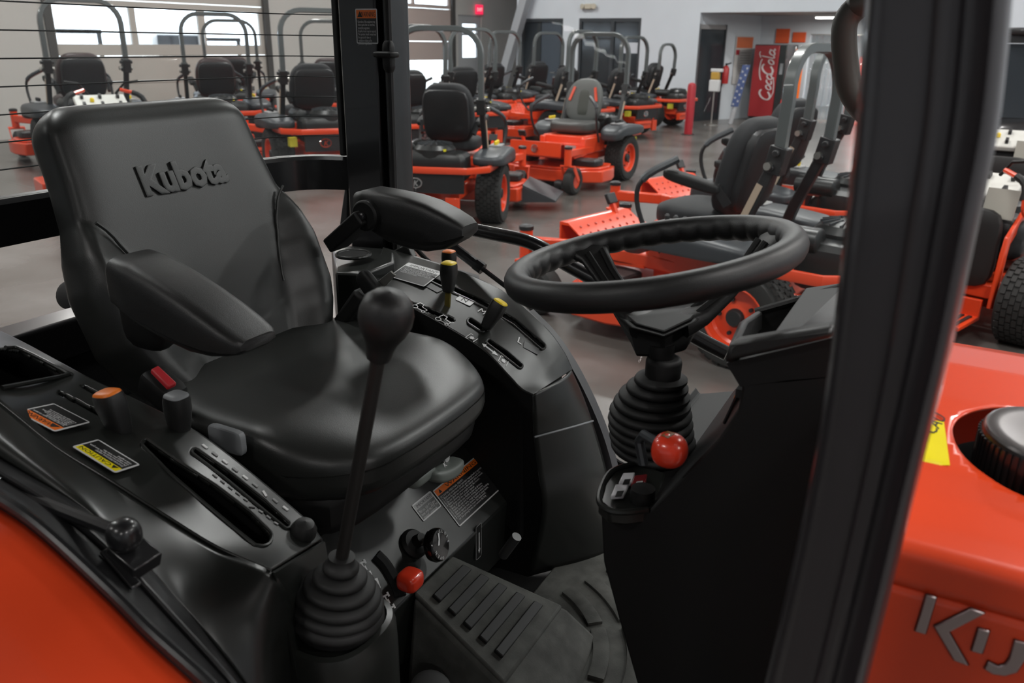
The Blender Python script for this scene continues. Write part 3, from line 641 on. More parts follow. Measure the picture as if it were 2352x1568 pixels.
def standon_parts(v):
    out = []
    def put(name, mb, m, sub=None, smooth=35, mods=0): out.append((name, mb.mesh(name, m, smooth), sub, mods, None))
    for s in (-1, 1):
        ty = tyre_mesh(.29, .26, 30, 6); ty.v = [q+V((0, s*.47, .29)) for q in ty.v]; put('rear_wheel', ty, TYRE)
        ri = rim_mesh(.29, .26, s); ri.v = [q+V((0, s*.47, .29)) for q in ri.v]; put('rim', ri, ORANGE, 'rear_wheel')
        put('hub', MB().lathe([(.05, 0), (.05, .03), (.0001, .03)], (0, s*.53, .29), (0, s, 0), 14), MDARK, 'rear_wheel')
        ct = MB(); ct.lathe([(.085, -.05), (.13, -.058), (.155, -.04), (.16, 0), (.155, .04), (.13, .058), (.085, .05)], (1.1, s*.42, .16), (0, 1, 0), 22, cap=False); put('caster_wheel', ct, TYRE)
        put('caster_rim', MB().lathe([(.088, -.04), (.03, -.02), (.03, .02), (.088, .04)], (1.1, s*.42, .16), (0, 1, 0), 18), ORANGE, 'caster_wheel')
        fk = MB().lathe([(.035, .36), (.035, .52)], (1.2, s*.42, 0), n=14)
        for q in (-1, 1): fk.tube([(1.2, s*.42+q*.075, .35), (1.1, s*.42+q*.075, .16)], .02, sq=(.012, .05))
        fk.bar((1.2, s*.42, .355), (1.16, s*.42, .35), .17, .02); put('caster_fork', fk, ORANGE)
        up = MB(); up.tube([(-.16, s*.30, .24), (-.14, s*.30, .60), (-.12, s*.30, .70), (.08, s*.30, .84)], .03, sq=(.03, .08)); up.bar((-.16, s*.30, .30), (.3, s*.30, .36), .03, .08); put('side_upright', up, ORANGE, mods=.005)
        hd = curve([(.22, s*.30, .86), (-.02, s*.36, .86), (-.14, s*.36, .92), (-.10, s*.32, 1.08), (0, s*.16, 1.14)], 16)
        put('handle', MB().tube(hd, .018, 8), ORANGE); put('grip', MB().tube(hd[9:14], .025, 8), DARKP, 'handle')
        ld = MB().tube([(.05, s*.12, 1.1), (-.02, s*.2, 1.2), (-.05, s*.32, 1.22)], .012, 8); put('control_lever', ld, DARKP)
    f = MB(); f.span((-.1, -.28, .28), (.9, .28, .38))
    for s in (-1, 1): f.bar((.7, s*.3, .40), (1.2, s*.42, .44), .05, .08)
    put('frame', f, ORANGE, mods=.01)
    put('mower_deck', MB().prism([(.3, -.62), (.3, .62), (.75, .66), (.98, .4), (1.02, 0), (.98, -.4), (.75, -.66)], .15, (0, 0, .11)), ORANGE, mods=.012)
    put('platform', MB().span((-.5, -.24, .13), (-.14, .24, .16)).span((-.16, -.24, .13), (-.13, .24, .28)), ORANGE, mods=.006)
    pm = MB()
    for k in range(9): pm.span((-.47, -.21+.05*k, .16), (-.19, -.185+.05*k, .168))
    put('platform_tread', pm, RUBBER, 'platform', smooth=0)
    put('knee_pad', MB().rbox((-.10, 0, .62), (.05, .25, .27), 5, 8), RUBBER)
    put('tank', MB().rbox((.12, .0, .68), (.16, .36, .16), 5, 8), MDARK)
    put('engine', MB().rbox((.55, 0, .58), (.25, .28, .2), 5, 8).lathe([(.18, .78), (.18, .84), (.1, .87), (.0001, .87)], (.55, 0, 0), n=20), ENGINE)
    R = Matrix.Rotation(math.radians(-24), 3, 'Y')
    put('console', MB().box((.16, 0, 1.0), (.30, .46, .05), R), mat('pale_console_plate', (.6, .6, .56), .4), mods=.012)
    kn = MB(); random.seed(3)
    for k in range(6): kn.box(R @ V((-.08+.16*(k % 2), -.16+.16*(k//2), .04))+V((.16, 0, 1.0)), (.05, .025, .04), R)
    put('switches', kn, MDARK, 'console', smooth=0)
    put('yellow_knob', MB().lathe([(.018, 0), (.02, .03), (.01, .04)], R @ V((0, .08, .025))+V((.16, 0, 1.0)), n=10), YELLOWP, 'console')
    put('console_post', MB().span((.08, -.18, .80), (.24, .18, .96)), MDARK, mods=.01)
    put('data_plate', MB().box((-.02, -.18, .92), (.01, .2, .2), Matrix.Rotation(.3, 3, 'Y')), mat('plate_grey', (.3, .29, .25), .4))
    return out
def spawn(kind, v, name, label, cat, loc, rz, group, sc=1.0):
    key = (kind, v)
    if key not in PROTO: PROTO[key] = (mower_parts if kind == 'mower' else standon_parts)(v)
    t = thing(name, label, cat, loc, rz, group); last = {}; t.scale = (sc, sc, sc)
    for e in PROTO[key]:
        pn, me, sub, bev, lab = e[:5]
        o = bpy.data.objects.new(pn, me); COL.objects.link(o); o.parent = last[sub] if sub else t
        if not sub: last[pn] = o
        if bev:
            md = o.modifiers.new('b', 'BEVEL'); md.width = bev; md.segments = 2; md.limit_method = 'ANGLE'
        if len(e) > 5: o['kind'] = e[5]
    return t
def mower(px, d, rel, v, label, name='zero_turn_mower', kind='mower', cat='mower', group='zero turn mowers in the showroom', sc=1.0):
    q = ground(px, d); return spawn(kind, v, name, label, cat, (q.x, q.y, 0), heading_of(px)+math.radians(rel), group, sc)
# the two whose wheels are clear in the photograph are placed from where their tyres meet the floor
def by_wheels(rear, front, side, v, label):
    a = P(*rear, z=0); b = P(*front, z=0); h = math.atan2(b.y-a.y, b.x-a.x)
    o = a - Matrix.Rotation(h, 3, 'Z') @ V((0, side*.50, 0))
    return spawn('mower', v, 'zero_turn_mower', label, 'mower', (o.x, o.y, 0), h, 'zero turn mowers in the showroom')
h_ = heading_of(1690)+math.radians(62); o_ = P(1690, 835, z=0) - Matrix.Rotation(h_, 3, 'Z') @ V((0, .50, 0))
spawn('mower', 'side', 'zero_turn_mower', 'nearest orange mower in side view behind the steering wheel', 'mower', (o_.x, o_.y, 0), h_, 'zero turn mowers in the showroom')
#by_wheels((1690, 835), (1270, 690), 1, 'big', 'nearest orange mower in side view behind the steering wheel')
by_wheels((1425, 412), (1330, 440), 1, 'grey', 'orange mower facing front with grey seat and orange seat stripes')
MOW = [
 (1018, 8.45, -15, 'big', 1.0, 'orange mower seen from behind with chrome emblem on its black rear panel'),
 (1918, 7.02, 64, 'side', 1.0, 'mower half hidden behind the front pillar beyond the nearest mower'),
 (945, 12.5, 24, 'cloth', 1.04, 'mower behind the dark cab post, its roll bar crossing the half open garage door'),
 (1072, 14.5, 31, 'cloth', 1.04, 'mower with rounded roll bar just right of the emblem mower'),
 (1144, 17.7, 45, 'cloth', 1.04, 'mower with roll bar against the sloping steel column'),
 (1246, 19.0, 44, 'cloth', 1.04, 'mower parked before the single dark door'),
 (1318, 15.4, 55, 'cloth', 1.04, 'mower with armrest showing left of the grey seated mower'),
 (1440, 17.0, 53, 'cloth', 1.0, 'mower with orange rear bumper before the dark double door'),
 (1532, 19.3, 60, 'side', 1.0, 'far mower with narrow roll bar beside the red bollard'),
 (184, 13.2, 14, 'brown', 1.18, 'leftmost mower with brown seat back below the garage window'),
 (490, 14.2, 6, 'brown', 1.12, 'mower with brown seat back directly over the tractor seat'),
 (530, 17.1, -4, 'brown', 1.1, 'mower standing behind the brown seated one near the garage door edge'),
 (720, 11.4, 16, 'cloth', 1.12, 'mower with tall roll bar seen left of the dark cab post'),
 (752, 16.0, 1, 'brown', 1.1, 'mower hidden behind the tall roll bar mower left of the cab post'),
]
for px, d, rel, v, sc, lab in MOW: mower(px, d, rel, v, lab, sc=sc)
mower(218, 9.7, 8, 's', 'stand-on mower with pale control plate behind the tractor seat', 'stand_on_mower', 'standon', 'mower', 'stand-on mowers', sc=1.08)
mower(2310, 5.95, -18, 's', 'nearer stand-on mower with black knee pad at the right edge', 'stand_on_mower', 'standon', 'mower', 'stand-on mowers', sc=.92)
mower(2360, 8.3, -4, 's', 'farther stand-on mower with white control plate at the right edge', 'stand_on_mower', 'standon', 'mower', 'stand-on mowers')
# black utility vehicle at the right edge
q = ground(2420, 11.8); t = thing('utility_vehicle', 'black utility vehicle with windscreen at the right edge', 'vehicle', (q.x, q.y, 0), heading_of(2420)+PI+.25)
UVB = mat('utility_black', (.012, .012, .013), .35, coat=.3)
b = MB().rbox((.5, 0, .78), (.75, .72, .24), 6, 8); b.span((-1.3, -.72, .5), (-.2, .72, .95)); b.build('body', UVB, t, bevel=.02)
c = MB()
for s in (-1, 1):
    c.tube([(.75, s*.7, .95), (.35, s*.66, 1.85), (-.6, s*.66, 1.9), (-.75, s*.7, .95)], .03, sq=(.06, .06))
c.bar((.35, -.66, 1.85), (.35, .66, 1.85), .06, .08); c.bar((.75, -.7, .98), (.75, .7, .98), .06, .06); c.bar((-.6, -.66, 1.9), (-.6, .66, 1.9), .06, .06); c.build('cab_frame', UVB, t)
MB().rbox((-.12, 0, 1.93), (.58, .72, .05), 6, 6).build('roof', UVB, t)
MB().slab([(.73, -.66, 1.02), (.73, .66, 1.02), (.37, .62, 1.8), (.37, -.62, 1.8)], (.01, 0, .004)).build('windscreen', DARKG, t, smooth=0)
for s in (-1, 1):
    for x in (.85, -.85):
        w = tyre_mesh(.32, .24, 24, 4); w.v = [v_+V((x, s*.66, .32)) for v_ in w.v]; wo = w.build('wheel', TYRE, t)
        r = rim_mesh(.32, .24, s); r.v = [v_+V((x, s*.66, .32)) for v_ in r.v]; r.build('rim', FENDER, wo)
MB().box((1.24, .5, .85), (.04, .22, .1)).build('headlight', CHROME, t, bevel=.02); MB().box((1.24, -.5, .85), (.04, .22, .1)).build('headlight', CHROME, t, bevel=.02)
MB().box((.42, 0, 1.7), (.02, .5, .07)).build('orange_decal', ORANGE, t, smooth=0)
for s in (-1, 1): MB().rbox((-.35, s*.32, 1.1), (.08, .25, .3), 4, 6).rbox((-.12, s*.32, .85), (.25, .25, .08), 4, 6).build('seat', CLOTH, t)
# ================================================================== THE TRACTOR (x forward, y to its left, built where it stands)
YC = 1.0
TR = thing('tractor', 'orange tractor with open black cab, black vinyl seat and steering wheel', 'tractor', (-.55, YC, 0))
def part(name, mb, m, parent=None, **k): return mb.build(name, m, parent or TR, **k)
# ---- cab frame
FR = PAINTB
x0, x1 = P(797, 350, y=1.58).x, P(915, 350, y=1.58).x
pm = MB().span((x0+.012, 1.56, .70), (x1-.035, 1.66, 2.3)); pm.span((x0, 1.60, .70), (x0+.012, 1.65, 2.3)); pm.span((x1-.035, 1.585, .9), (x1-.022, 1.64, 2.3)); pm.span((x1-.022, 1.565, .9), (x1, 1.64, 2.3))
post = part('rear_post', pm, FR, bevel=.006)
part('seal', MB().tube([(x1-.002, 1.562, 1.0), (x1-.002, 1.562, 2.25)], .008, 8), RUBBER, post)
part('trim_strip', MB().span((x0-.02, 1.575, 1.485), (x0-.004, 1.60, 2.25)), RUBBER, post, bevel=.004)
a = P(870, 125, y=1.55); lt = MB().rbox(a+V((.02, 0, .0)), (.028, .02, .007), 4, 5); lt.rbox(P(893, 130, y=1.555), (.012, .012, .034), 4, 5); part('door_latch', lt, DARKP, post)
for py in (330, 352): part('screw', MB().lathe([(.006, 0), (.005, .004)], P(887, py, y=1.585), (0, -1, 0), 10), DARKP, post)
foot = MB().slab([P(798, 410, y=1.60), P(800, 560, y=1.60), P(772, 570, y=1.60), P(792, 420, y=1.60)], (0, .04, 0)); part('post_foot', foot, FR, bevel=.004)
# curved rear window rail, lower beam
def sweep(pts, w, z0, z1):
    L = []
    for i, q in enumerate(pts):
        d = (pts[min(i+1, len(pts)-1)]-pts[max(i-1, 0)]).normalized(); s = V((d.y, -d.x, 0))
        L.append([q+s*(w/2)+V((0, 0, z0)), q+s*(w/2)+V((0, 0, z1-.008)), q+s*(w/2-.008)+V((0, 0, z1)), q-s*(w/2)+V((0, 0, z1)), q-s*(w/2)+V((0, 0, z0))])
    return MB().loops(L)
RP = curve([(-1.455, .40, 0), (-1.457, .8, 0), (-1.457, 1.2, 0), (-1.440, 1.46, 0), (-1.39, 1.56, 0), (-1.30, 1.605, 0)], 26)
part('rear_window_rail', sweep(RP, .04, 1.402, 1.482), FR, smooth=40)
gl = MB(); gl.loops([[q+V((0, 0, 1.482)), q+V((0, 0, 2.22))] for q in RP], closed=False, cap=False); rg = part('rear_window', gl, GLASSR, solid=.005)
for k in range(9):
    z = 1.53+.0455*k
    part('heater_wire', MB().tube([q+V((.003, 0, z)) for q in RP], .0013, 5), mat('heater_wire_black', (.01, .01, .01), .6), rg)
part('rear_beam', MB().span((-1.52, .42, 1.16), (-1.445, 1.56, 1.238)).span((-1.53, .42, .75), (-1.50, 1.56, 1.16)), PAINTB, bevel=.008)
part('rear_floor_shelf', MB().span((-1.50, .62, .80), (-1.05, 1.40, 1.02)), DARKP, bevel=.01)
# work lamp seen through the rear opening
a = P(178, 680, x=-1.62); wl_ = MB().lathe([(.016, -.02), (.030, -.018), (.034, 0), (.030, .028), (.02, .034)], a, (.2, -.75, .3), 20); wlo = part('rear_lamp', wl_, RUBBER)
part('lamp_bracket', MB().tube([a+V((0, -.02, .0)), P(155, 678, x=-1.63), P(150, 690, x=-1.63), P(170, 715, x=-1.6)], .007, 8), STEEL, wlo)
part('lamp_arm', MB().tube([a+V((.0, .01, -.01)), a+V((.02, .03, -.06)), V((-1.515, a.y+.03, 1.2))], .009, 8), PAINTB, wlo)
# roof and remaining posts
part('roof', MB().rbox((-.64, YC, 2.36), (.84, .68, .11), 7, 10), PAINTB)  # out of view; shades the cab, rear edge shortened to let lamp light in
part('rear_post', MB().span((-1.42, .36, .9), (-1.28, .44, 2.3)), FR, bevel=.006)
part('front_post', MB().tube([(.02, 1.50, 1.0), (.0, 1.52, 1.6), (-.06, 1.52, 2.3)], .03, sq=(.07, .05)), FR)
# near front post with ridges
ts = [0, 150, 300, 500, 750, 1000, 1280, 1568]
le = [(1985, 0), (1974, 150), (1962, 300), (1940, 500), (1912, 750), (1878, 1000), (1823, 1280), (1757, 1568)]
re = [(2328, 0), (2315, 150), (2296, 300), (2254, 500), (2200, 750), (2136, 1000), (2066, 1280), (1992, 1568)]
sec = [(-1, .3), (-.97, -.15), (-.86, -.32), (-.74, -.22), (-.62, -.18), (-.2, -.28), (-.02, -.24), (.06, -.34), (.30, -.34), (.40, -.22), (.60, -.26), (.74, -.48), (.88, -.42), (.98, -.16), (1, .3), (.9, .8), (0, 1), (-.9, .8)]
L = []
LE = curve([P(*q, y=.5) for q in le], 22); RE = curve([P(*q, y=.5) for q in re], 22)
d0 = (LE[-1]-LE[-2]); d1 = (RE[-1]-RE[-2]); LE += [LE[-1]+d0*4]; RE += [RE[-1]+d1*4]
u0_ = (LE[0]-LE[1]); LE = [LE[0]+u0_*12]+LE; RE = [RE[0]+(RE[0]-RE[1])*12]+RE
for l, r in zip(LE, RE):
    c = (l+r)/2; s = (r-l)/2; z = (l.z+r.z)/2; L.append([V((c.x+s.x*a, c.y+.045*b+.0, z)) for a, b in sec])
part('front_post', MB().loops(L), PILLAR, smooth=60)
# grab handle on the far front post
lp = curve([V((.0, 1.505, 1.80)), P(2010, 8, y=1.42), P(1965, 20, y=1.42), P(1940, 60, y=1.42), P(1942, 140, y=1.42), P(1955, 210, y=1.42), P(1995, 262, y=1.42), P(2040, 280, y=1.42), V((.01, 1.505, 1.62))], 32)
part('grab_handle', MB().tube(lp, .019, 14), mat('grey_rubber_handle', (.085, .088, .078), .5))
# left door: glass, edge, grab bar, gas strut
arcp = [P(1215, 715, y=1.56), P(1262, 762, y=1.56), P(1305, 822, y=1.56), P(1340, 885, y=1.56), P(1372, 955, y=1.56), P(1395, 1020, y=1.56), P(1412, 1085, y=1.56)]
arcs = curve(arcp, 24)
top = [V((lerp(x1+.0, -.02, i/23), 1.62, 2.2)) for i in range(24)]
dg = curve([V((x1+.01, 1.62, 1.28)), P(1010, 612, y=1.62), P(1130, 660, y=1.62), P(1225, 728, y=1.62), P(1300, 815, y=1.62), P(1345, 895, y=1.62), P(1400, 1040, y=1.62), V((-.35, 1.62, .8)), V((-.02, 1.62, .8))], 40)
top = [V((lerp(x1, -.02, i/39), 1.62, 2.2)) for i in range(40)]
do = part('door_glass', MB().loops([dg, top], closed=False, cap=False), GLASS, solid=.005)
part('door_edge_seal', MB().tube([q+V((0, -.01, 0)) for q in dg], .006, 8), RUBBER, do)
gb = curve([P(1060, 522, y=1.58), P(1130, 536, y=1.57), P(1205, 552, y=1.565), P(1250, 572, y=1.56), P(1300, 606, y=1.56), P(1460, 692, y=1.56), P(1600, 775, y=1.56), P(1670, 812, y=1.56)], 40)
part('door_grab_bar', MB().tube(gb, .0155, 12), PAINTB, do)
part('gas_strut', MB().tube([P(1020, 552, y=1.54), P(1100, 612, y=1.54)], .012, 10), PAINTB, do)
part('strut_rod', MB().tube([P(1098, 609, y=1.54), P(1170, 664, y=1.54)], .0055, 8).lathe([(.014, -.01), (.014, .012)], P(1100, 611, y=1.54), (P(1170, 664, y=1.54)-P(1100, 611, y=1.54)), 10), PAINTB, do)
# sill strip
part('door_sill', MB().loops([[q+V((0, 0, 0)), q+V((.012, -.002, .008)), q+V((.012, -.03, .006)), q+V((-.006, -.03, -.004))] for q in arcs]), mat('sill_grey', (.07, .07, .075), .45))
# ---- seat
AX = V((-.385, 0, .923)); NF = V((.923, 0, .385)); SB = V((-1.085, YC+.005, 1.195))
def zt(h): return SB.z+AX.z*h
HW = [(1.19, .20), (1.24, .235), (1.28, .252), (1.37, .255), (1.42, .243), (1.47, .222), (1.53, .212), (1.60, .206), (1.66, .20)]
HT_ = (1.648-SB.z)/AX.z
def s0(z): return interp(z, [(1.19, .50), (1.26, .50), (1.31, .52), (1.36, .58), (1.41, .68), (1.445, .80), (1.475, 1.0), (1.7, 1.2)])
L = []; NS = 96
for i in range(74):
    t = i/73; h = HT_*(1-(1-t)**1.25); z = zt(h); e = max(0, (h-(HT_-.055))/.055); sh = math.sqrt(max(0, 1-e*e)); shw = 1-(1-sh)*.30
    hw = interp(z, HW)*shw; th = .05*sh+.0006; loop = []
    for k in range(NS):
        a = 2*PI*k/NS; c = math.cos(a); s = math.sin(a)
        y = hw*math.copysign(abs(c)**.62, c); d = th*math.copysign(abs(s)**.55, s); sn = abs(y)/hw
        if s > 0:
            ed = abs(s)**.35
            d += ed*(-.012*(1-sn*sn)*sh + .012*sn**3*sh)
            b = sn-s0(z)
            if b > 0: d += .036*(.35*math.sqrt(min(1, b/.34))+.65*sstep(b/.34))*ed*min(1, abs(s)*2.0)
        # rear edge wraps forward at the sides of the upper part
        loop.append(SB+AX*h+NF*(d-.02)+V((0, y, 0)))
    L.append(loop)
br = part('seat_backrest', MB().loops(L), VINYL, smooth=50)
def onback(z, y, off=0.0):
    h = (z-SB.z)/AX.z; th = .05; sn = abs(y-SB.y)/interp(z, HW)
    return SB+AX*h+NF*(th-.02-.012*(1-sn*sn)+.012*sn**3+off)+V((0, y-SB.y, 0))
m = MB().text('Kubota', .066, onback(1.492, .915, -.004), (0, 1, .0), AX, .007, fit=.185, bold=.0, bevel=.0036)
part('embossed_logo', m, VINYL, br, smooth=60, label='Kubota name embossed in black vinyl')
for s in (-1, 1):
    pts = [onback(z, SB.y+s*interp(z, HW)*min(.97, s0(z)), .001) for z in [1.30+.0125*k for k in range(14)]]
    part('piping', MB().tube(pts, .0028, 6), VINYL, br)
part('backrest_shell', MB().rbox(SB+AX*.2-NF*.055, (.03, .2, .2), 6, 8, None, Matrix((NF, V((0, 1, 0)), AX)).transposed()), DARKP, br)
def cush(w, q):
    x, y, z = w; fx = x/.215; fy = y/.252
    if z > 0:
        z += .010*abs(fy)**3 - .016*(1-fy*fy)*(1-abs(fx)**2) - .028*sstep((fx-.25)/.75) + .012*sstep((-fx-.3)/.7)
    x += .015*(1-fy*fy)*sstep((fx-.2)/.8) - .02*sstep((abs(fy)-.6)/.4)*sstep((fx-.2)/.8)
    return (x, y, z)
cu = part('seat_cushion', MB().rbox((-.895, YC+.003, 1.158), (.222, .25, .068), 4.2, 34, cush), VINYL, smooth=70)
part('seat_pan', MB().rbox((-.905, YC+.003, 1.085), (.205, .235, .045), 6, 10), DARKP)
part('seat_suspension', MB().rbox((-.96, YC+.02, 1.0), (.115, .20, .07), 6, 8), RUBBER)
a, b = P(488, 975, y=.742), P(556, 1042, y=.742)
part('recline_tab', MB().rbox((a+b)/2, ((b.x-a.x)/2+.006, .007, (a.z-b.z)/2+.002), 7, 8), GREYP, cu, label='light grey tab on the side of the seat')
# armrests
def armrest(st, y, hw, m):
    """stations (x, z top, z bottom, width factor)"""
    L = []
    for x, zt_, zb_, w in st:
        zc = (zt_+zb_)/2; hh = (zt_-zb_)/2; loop = []
        for k in range(40):
            a = 2*PI*k/40; c = math.cos(a); s_ = math.sin(a)
            ww = hw*w*(1 if s_ > -.3 else .82)
            loop.append(V((x, y+ww*math.copysign(abs(c)**.34, c), zc+hh*math.copysign(abs(s_)**.40, s_)+(.004*(1-c*c) if s_ > 0 else 0))))
        L.append(loop)
    return MB().loops(L)
ar = part('armrest', armrest([(-1.032, 1.438, 1.40, .55), (-1.028, 1.450, 1.388, .8), (-1.015, 1.456, 1.378, .97), (-.98, 1.451, 1.362, 1.0), (-.93, 1.436, 1.350, 1.0), (-.88, 1.418, 1.342, 1.0), (-.84, 1.401, 1.343, .98), (-.81, 1.387, 1.349, .93), (-.79, 1.377, 1.355, .84), (-.782, 1.372, 1.361, .7)], .745, .046, GRAIN), GRAIN, smooth=50)
part('armrest_pivot', MB().rbox((-1.04, .775, 1.36), (.045, .022, .06), 4, 7), DARKP, ar)
al_ = part('armrest', armrest([(-1.032, 1.452, 1.425, .55), (-1.024, 1.466, 1.415, .85), (-1.0, 1.473, 1.40, 1.0), (-.95, 1.471, 1.378, 1.0), (-.90, 1.467, 1.370, 1.0), (-.86, 1.460, 1.370, 1.0), (-.82, 1.447, 1.380, .95), (-.79, 1.434, 1.398, .85), (-.778, 1.425, 1.408, .7)], 1.29, .042, GRAIN), GRAIN, smooth=50)
pv = MB(); q0 = P(843, 494, y=1.245); pv.bar(q0, P(770, 560, y=1.25), .03, .055, up=(0, 1, 0)); pv.lathe([(.03, -.012), (.03, .012)], q0, (0, 1, 0), 20); part('armrest_pivot', pv, DARKP, al_, bevel=.004)
part('bolt', MB().lathe([(.008, 0), (.008, .006), (.005, .008)], q0+V((0, -.014, 0)), (0, -1, 0), 10), PAINTB, al_)
# belt: retractor with tongue on the far side, buckle on the near side
a = P(838, 690, y=1.235)
sr = part('belt_stalk', MB().bar(P(800, 735, y=1.235), P(850, 665, y=1.235), .03, .075, up=(0, 1, 0)), DARKP, bevel=.008)
part('belt_tongue_grip', MB().rbox(P(858, 668, y=1.215), (.045, .012, .018), 4, 8, None, Matrix.Rotation(math.radians(48), 3, 'Y')), DARKP, sr)
part('belt_tongue', MB().slab([P(868, 645, y=1.225), P(897, 622, y=1.225), P(908, 632, y=1.225), P(880, 662, y=1.225)], (0, .004, 0)), STEEL, sr, bevel=.001)
part('belt_tag', MB().slab([P(798, 712, y=1.212), P(806, 706, y=1.212), P(816, 722, y=1.212), P(808, 730, y=1.212)], (0, -.001, 0)), mat('beige_tag', (.55, .5, .38), .6), sr, smooth=0)
bo = V(P(372, 882, y=.745)); ba = (P(400, 905, y=.745)-P(345, 858, y=.745)).normalized(); bu = V((ba.z*-1, 0, ba.x)); bu = bu if bu.z > 0 else -bu
M3 = Matrix((ba, V((0, 1, 0)), bu)).transposed()
bk = part('belt_buckle', MB().rbox(bo+V((0, .0, -.008)), (.032, .022, .02), 6, 7, None, M3), DARKP)
part('buckle_button', MB().slab([P(345, 862, y=.73)+V((0, 0, .004)), P(362, 853, y=.742)+V((0, 0, .004)), P(405, 893, y=.742)+V((0, 0, .004)), P(385, 903, y=.73)+V((0, 0, .004))], bu*.008), mat('buckle_red', (.55, .03, .04), .45), bk, bevel=.002)
# ---- surfaces found by pixel on real ruled panels
class Ruled:
    def __init__(s, A, B, n=80): s.A = curve(A, n+1); s.B = curve(B, n+1); s.n = n
    def at(s, u, v, off=0):
        t = u*s.n; k = min(int(t), s.n-1); t -= k; a = s.A[k].lerp(s.A[k+1], t); b = s.B[k].lerp(s.B[k+1], t); p = a.lerp(b, v)
        return p+s.normal(u, v)*off if off else p
    def normal(s, u, v):
        e = .004; du = s.at(min(1, u+e), v)-s.at(max(0, u-e), v); dv = s.at(u, min(1, v+e))-s.at(u, max(0, v-e)); nn = du.cross(dv).normalized()
        return nn if nn.z > 0 else -nn
    def find(s, px, py):
        best = None; lo = (0, 0); st = 1/24; rng = [(i/24, j/24) for i in range(25) for j in range(25)]
        for _ in range(5):
            for u, v in rng:
                if not (0 <= u <= 1 and 0 <= v <= 1): continue
                x, y = proj(s.at(u, v)); d = (x-px)**2+(y-py)**2
                if best is None or d < best[0]: best = (d, u, v)
            st /= 2.5; rng = [(best[1]+i*st/2, best[2]+j*st/2) for i in range(-3, 4) for j in range(-3, 4)]
        return best[1], best[2]
    def pt(s, px, py, off=0): u, v = s.find(px, py); return s.at(u, v, off)
def seg_dist(x, y, pts):
    best = 1e9
    for (ax_, ay_, wa), (bx_, by_, wb_) in zip(pts, pts[1:]):
        dx_, dy_ = bx_-ax_, by_-ay_; t_ = max(0, min(1, ((x-ax_)*dx_+(y-ay_)*dy_)/(dx_*dx_+dy_*dy_)))
        best = min(best, math.hypot(x-ax_-dx_*t_, y-ay_-dy_*t_)-lerp(wa, wb_, t_))
    return best
def inpoly(x, y, pts):
    c = False; j = len(pts)-1
    for i in range(len(pts)):
        if (pts[i][1] > y) != (pts[j][1] > y) and x < (pts[j][0]-pts[i][0])*(y-pts[i][1])/(pts[j][1]-pts[i][1])+pts[i][0]: c = not c
        j = i
    return c
def panel(name, R_, slots, m, nu=150, nv=70, thick=.006, parent=None):
    def hole(u, v):
        x, y = proj(R_.at(u, v)); return any((inpoly(x, y, s_[1]) if s_[0] == 'poly' else seg_dist(x, y, s_) < 0) for s_ in slots)
    o = part(name, MB().grid(R_.at, nu, nv, hole), m, parent, smooth=40)
    md = o.modifiers.new('s', 'SOLIDIFY'); md.thickness = thick; md.offset = 0
    return o
def slot_rim(R_, pts, parent, m, r=.0022):
    """thin raised lip round a slot, laid on the panel"""
    L_ = []; n_ = len(pts)
    for i, (x, y, w) in enumerate(pts):
        a_ = pts[max(0, i-1)]; b_ = pts[min(n_-1, i+1)]; d_ = math.hypot(b_[0]-a_[0], b_[1]-a_[1]); nx, ny = -(b_[1]-a_[1])/d_, (b_[0]-a_[0])/d_; L_.append((x, y, w, nx, ny))
    ring = [(x+nx*w, y+ny*w) for x, y, w, nx, ny in L_]
    x, y, w, nx, ny = L_[-1]; ring += [(x+w*(nx*math.cos(a)+ny*math.sin(a)), y+w*(ny*math.cos(a)-nx*math.sin(a))) for a in [PI*k/8 for k in range(1, 8)]]
    ring += [(x-nx*w, y-ny*w) for x, y, w, nx, ny in L_[::-1]]
    x, y, w, nx, ny = L_[0]; ring += [(x-w*(nx*math.cos(a)+ny*math.sin(a)), y-w*(ny*math.cos(a)-nx*math.sin(a))) for a in [PI*k/8 for k in range(1, 8)]]
    return part('slot_rim', MB().tube([R_.pt(*q, off=.004) for q in ring], r, 6, closed=True), m, parent)
def print_frame(R_, px, py, dirpx, off=.0036):
    o = R_.pt(px, py, off); e = R_.pt(px+dirpx[0], py+dirpx[1], off); u_, v_ = R_.find(px, py); nn = R_.normal(u_, v_); ux = (e-o); ux = (ux-nn*ux.dot(nn)).normalized(); return o, ux, nn.cross(ux), nn
def label_plate(name, o, ux, uy, w, h, m_edge, label, parent=None, r=.003):
    poly = []
    for cx_, cy_, a0 in ((w-r, h-r, 0), (r, h-r, 90), (r, r, 180), (w-r, r, 270)):
        for k in range(4): a = math.radians(a0+30*k); poly.append((cx_+r*math.cos(a), cy_+r*math.sin(a)))
    return part(name, MB().prism(poly, .0006, o, ux, uy), m_edge, parent, smooth=0, label=label)
def rect(o, ux, uy, x, y, w, h, z0, z1):
    nn = V(ux).cross(V(uy)).normalized(); return MB().prism([(0, 0), (w, 0), (w, h), (0, h)], z1-z0, V(o)+V(ux)*x+V(uy)*y+nn*z0, ux, uy)
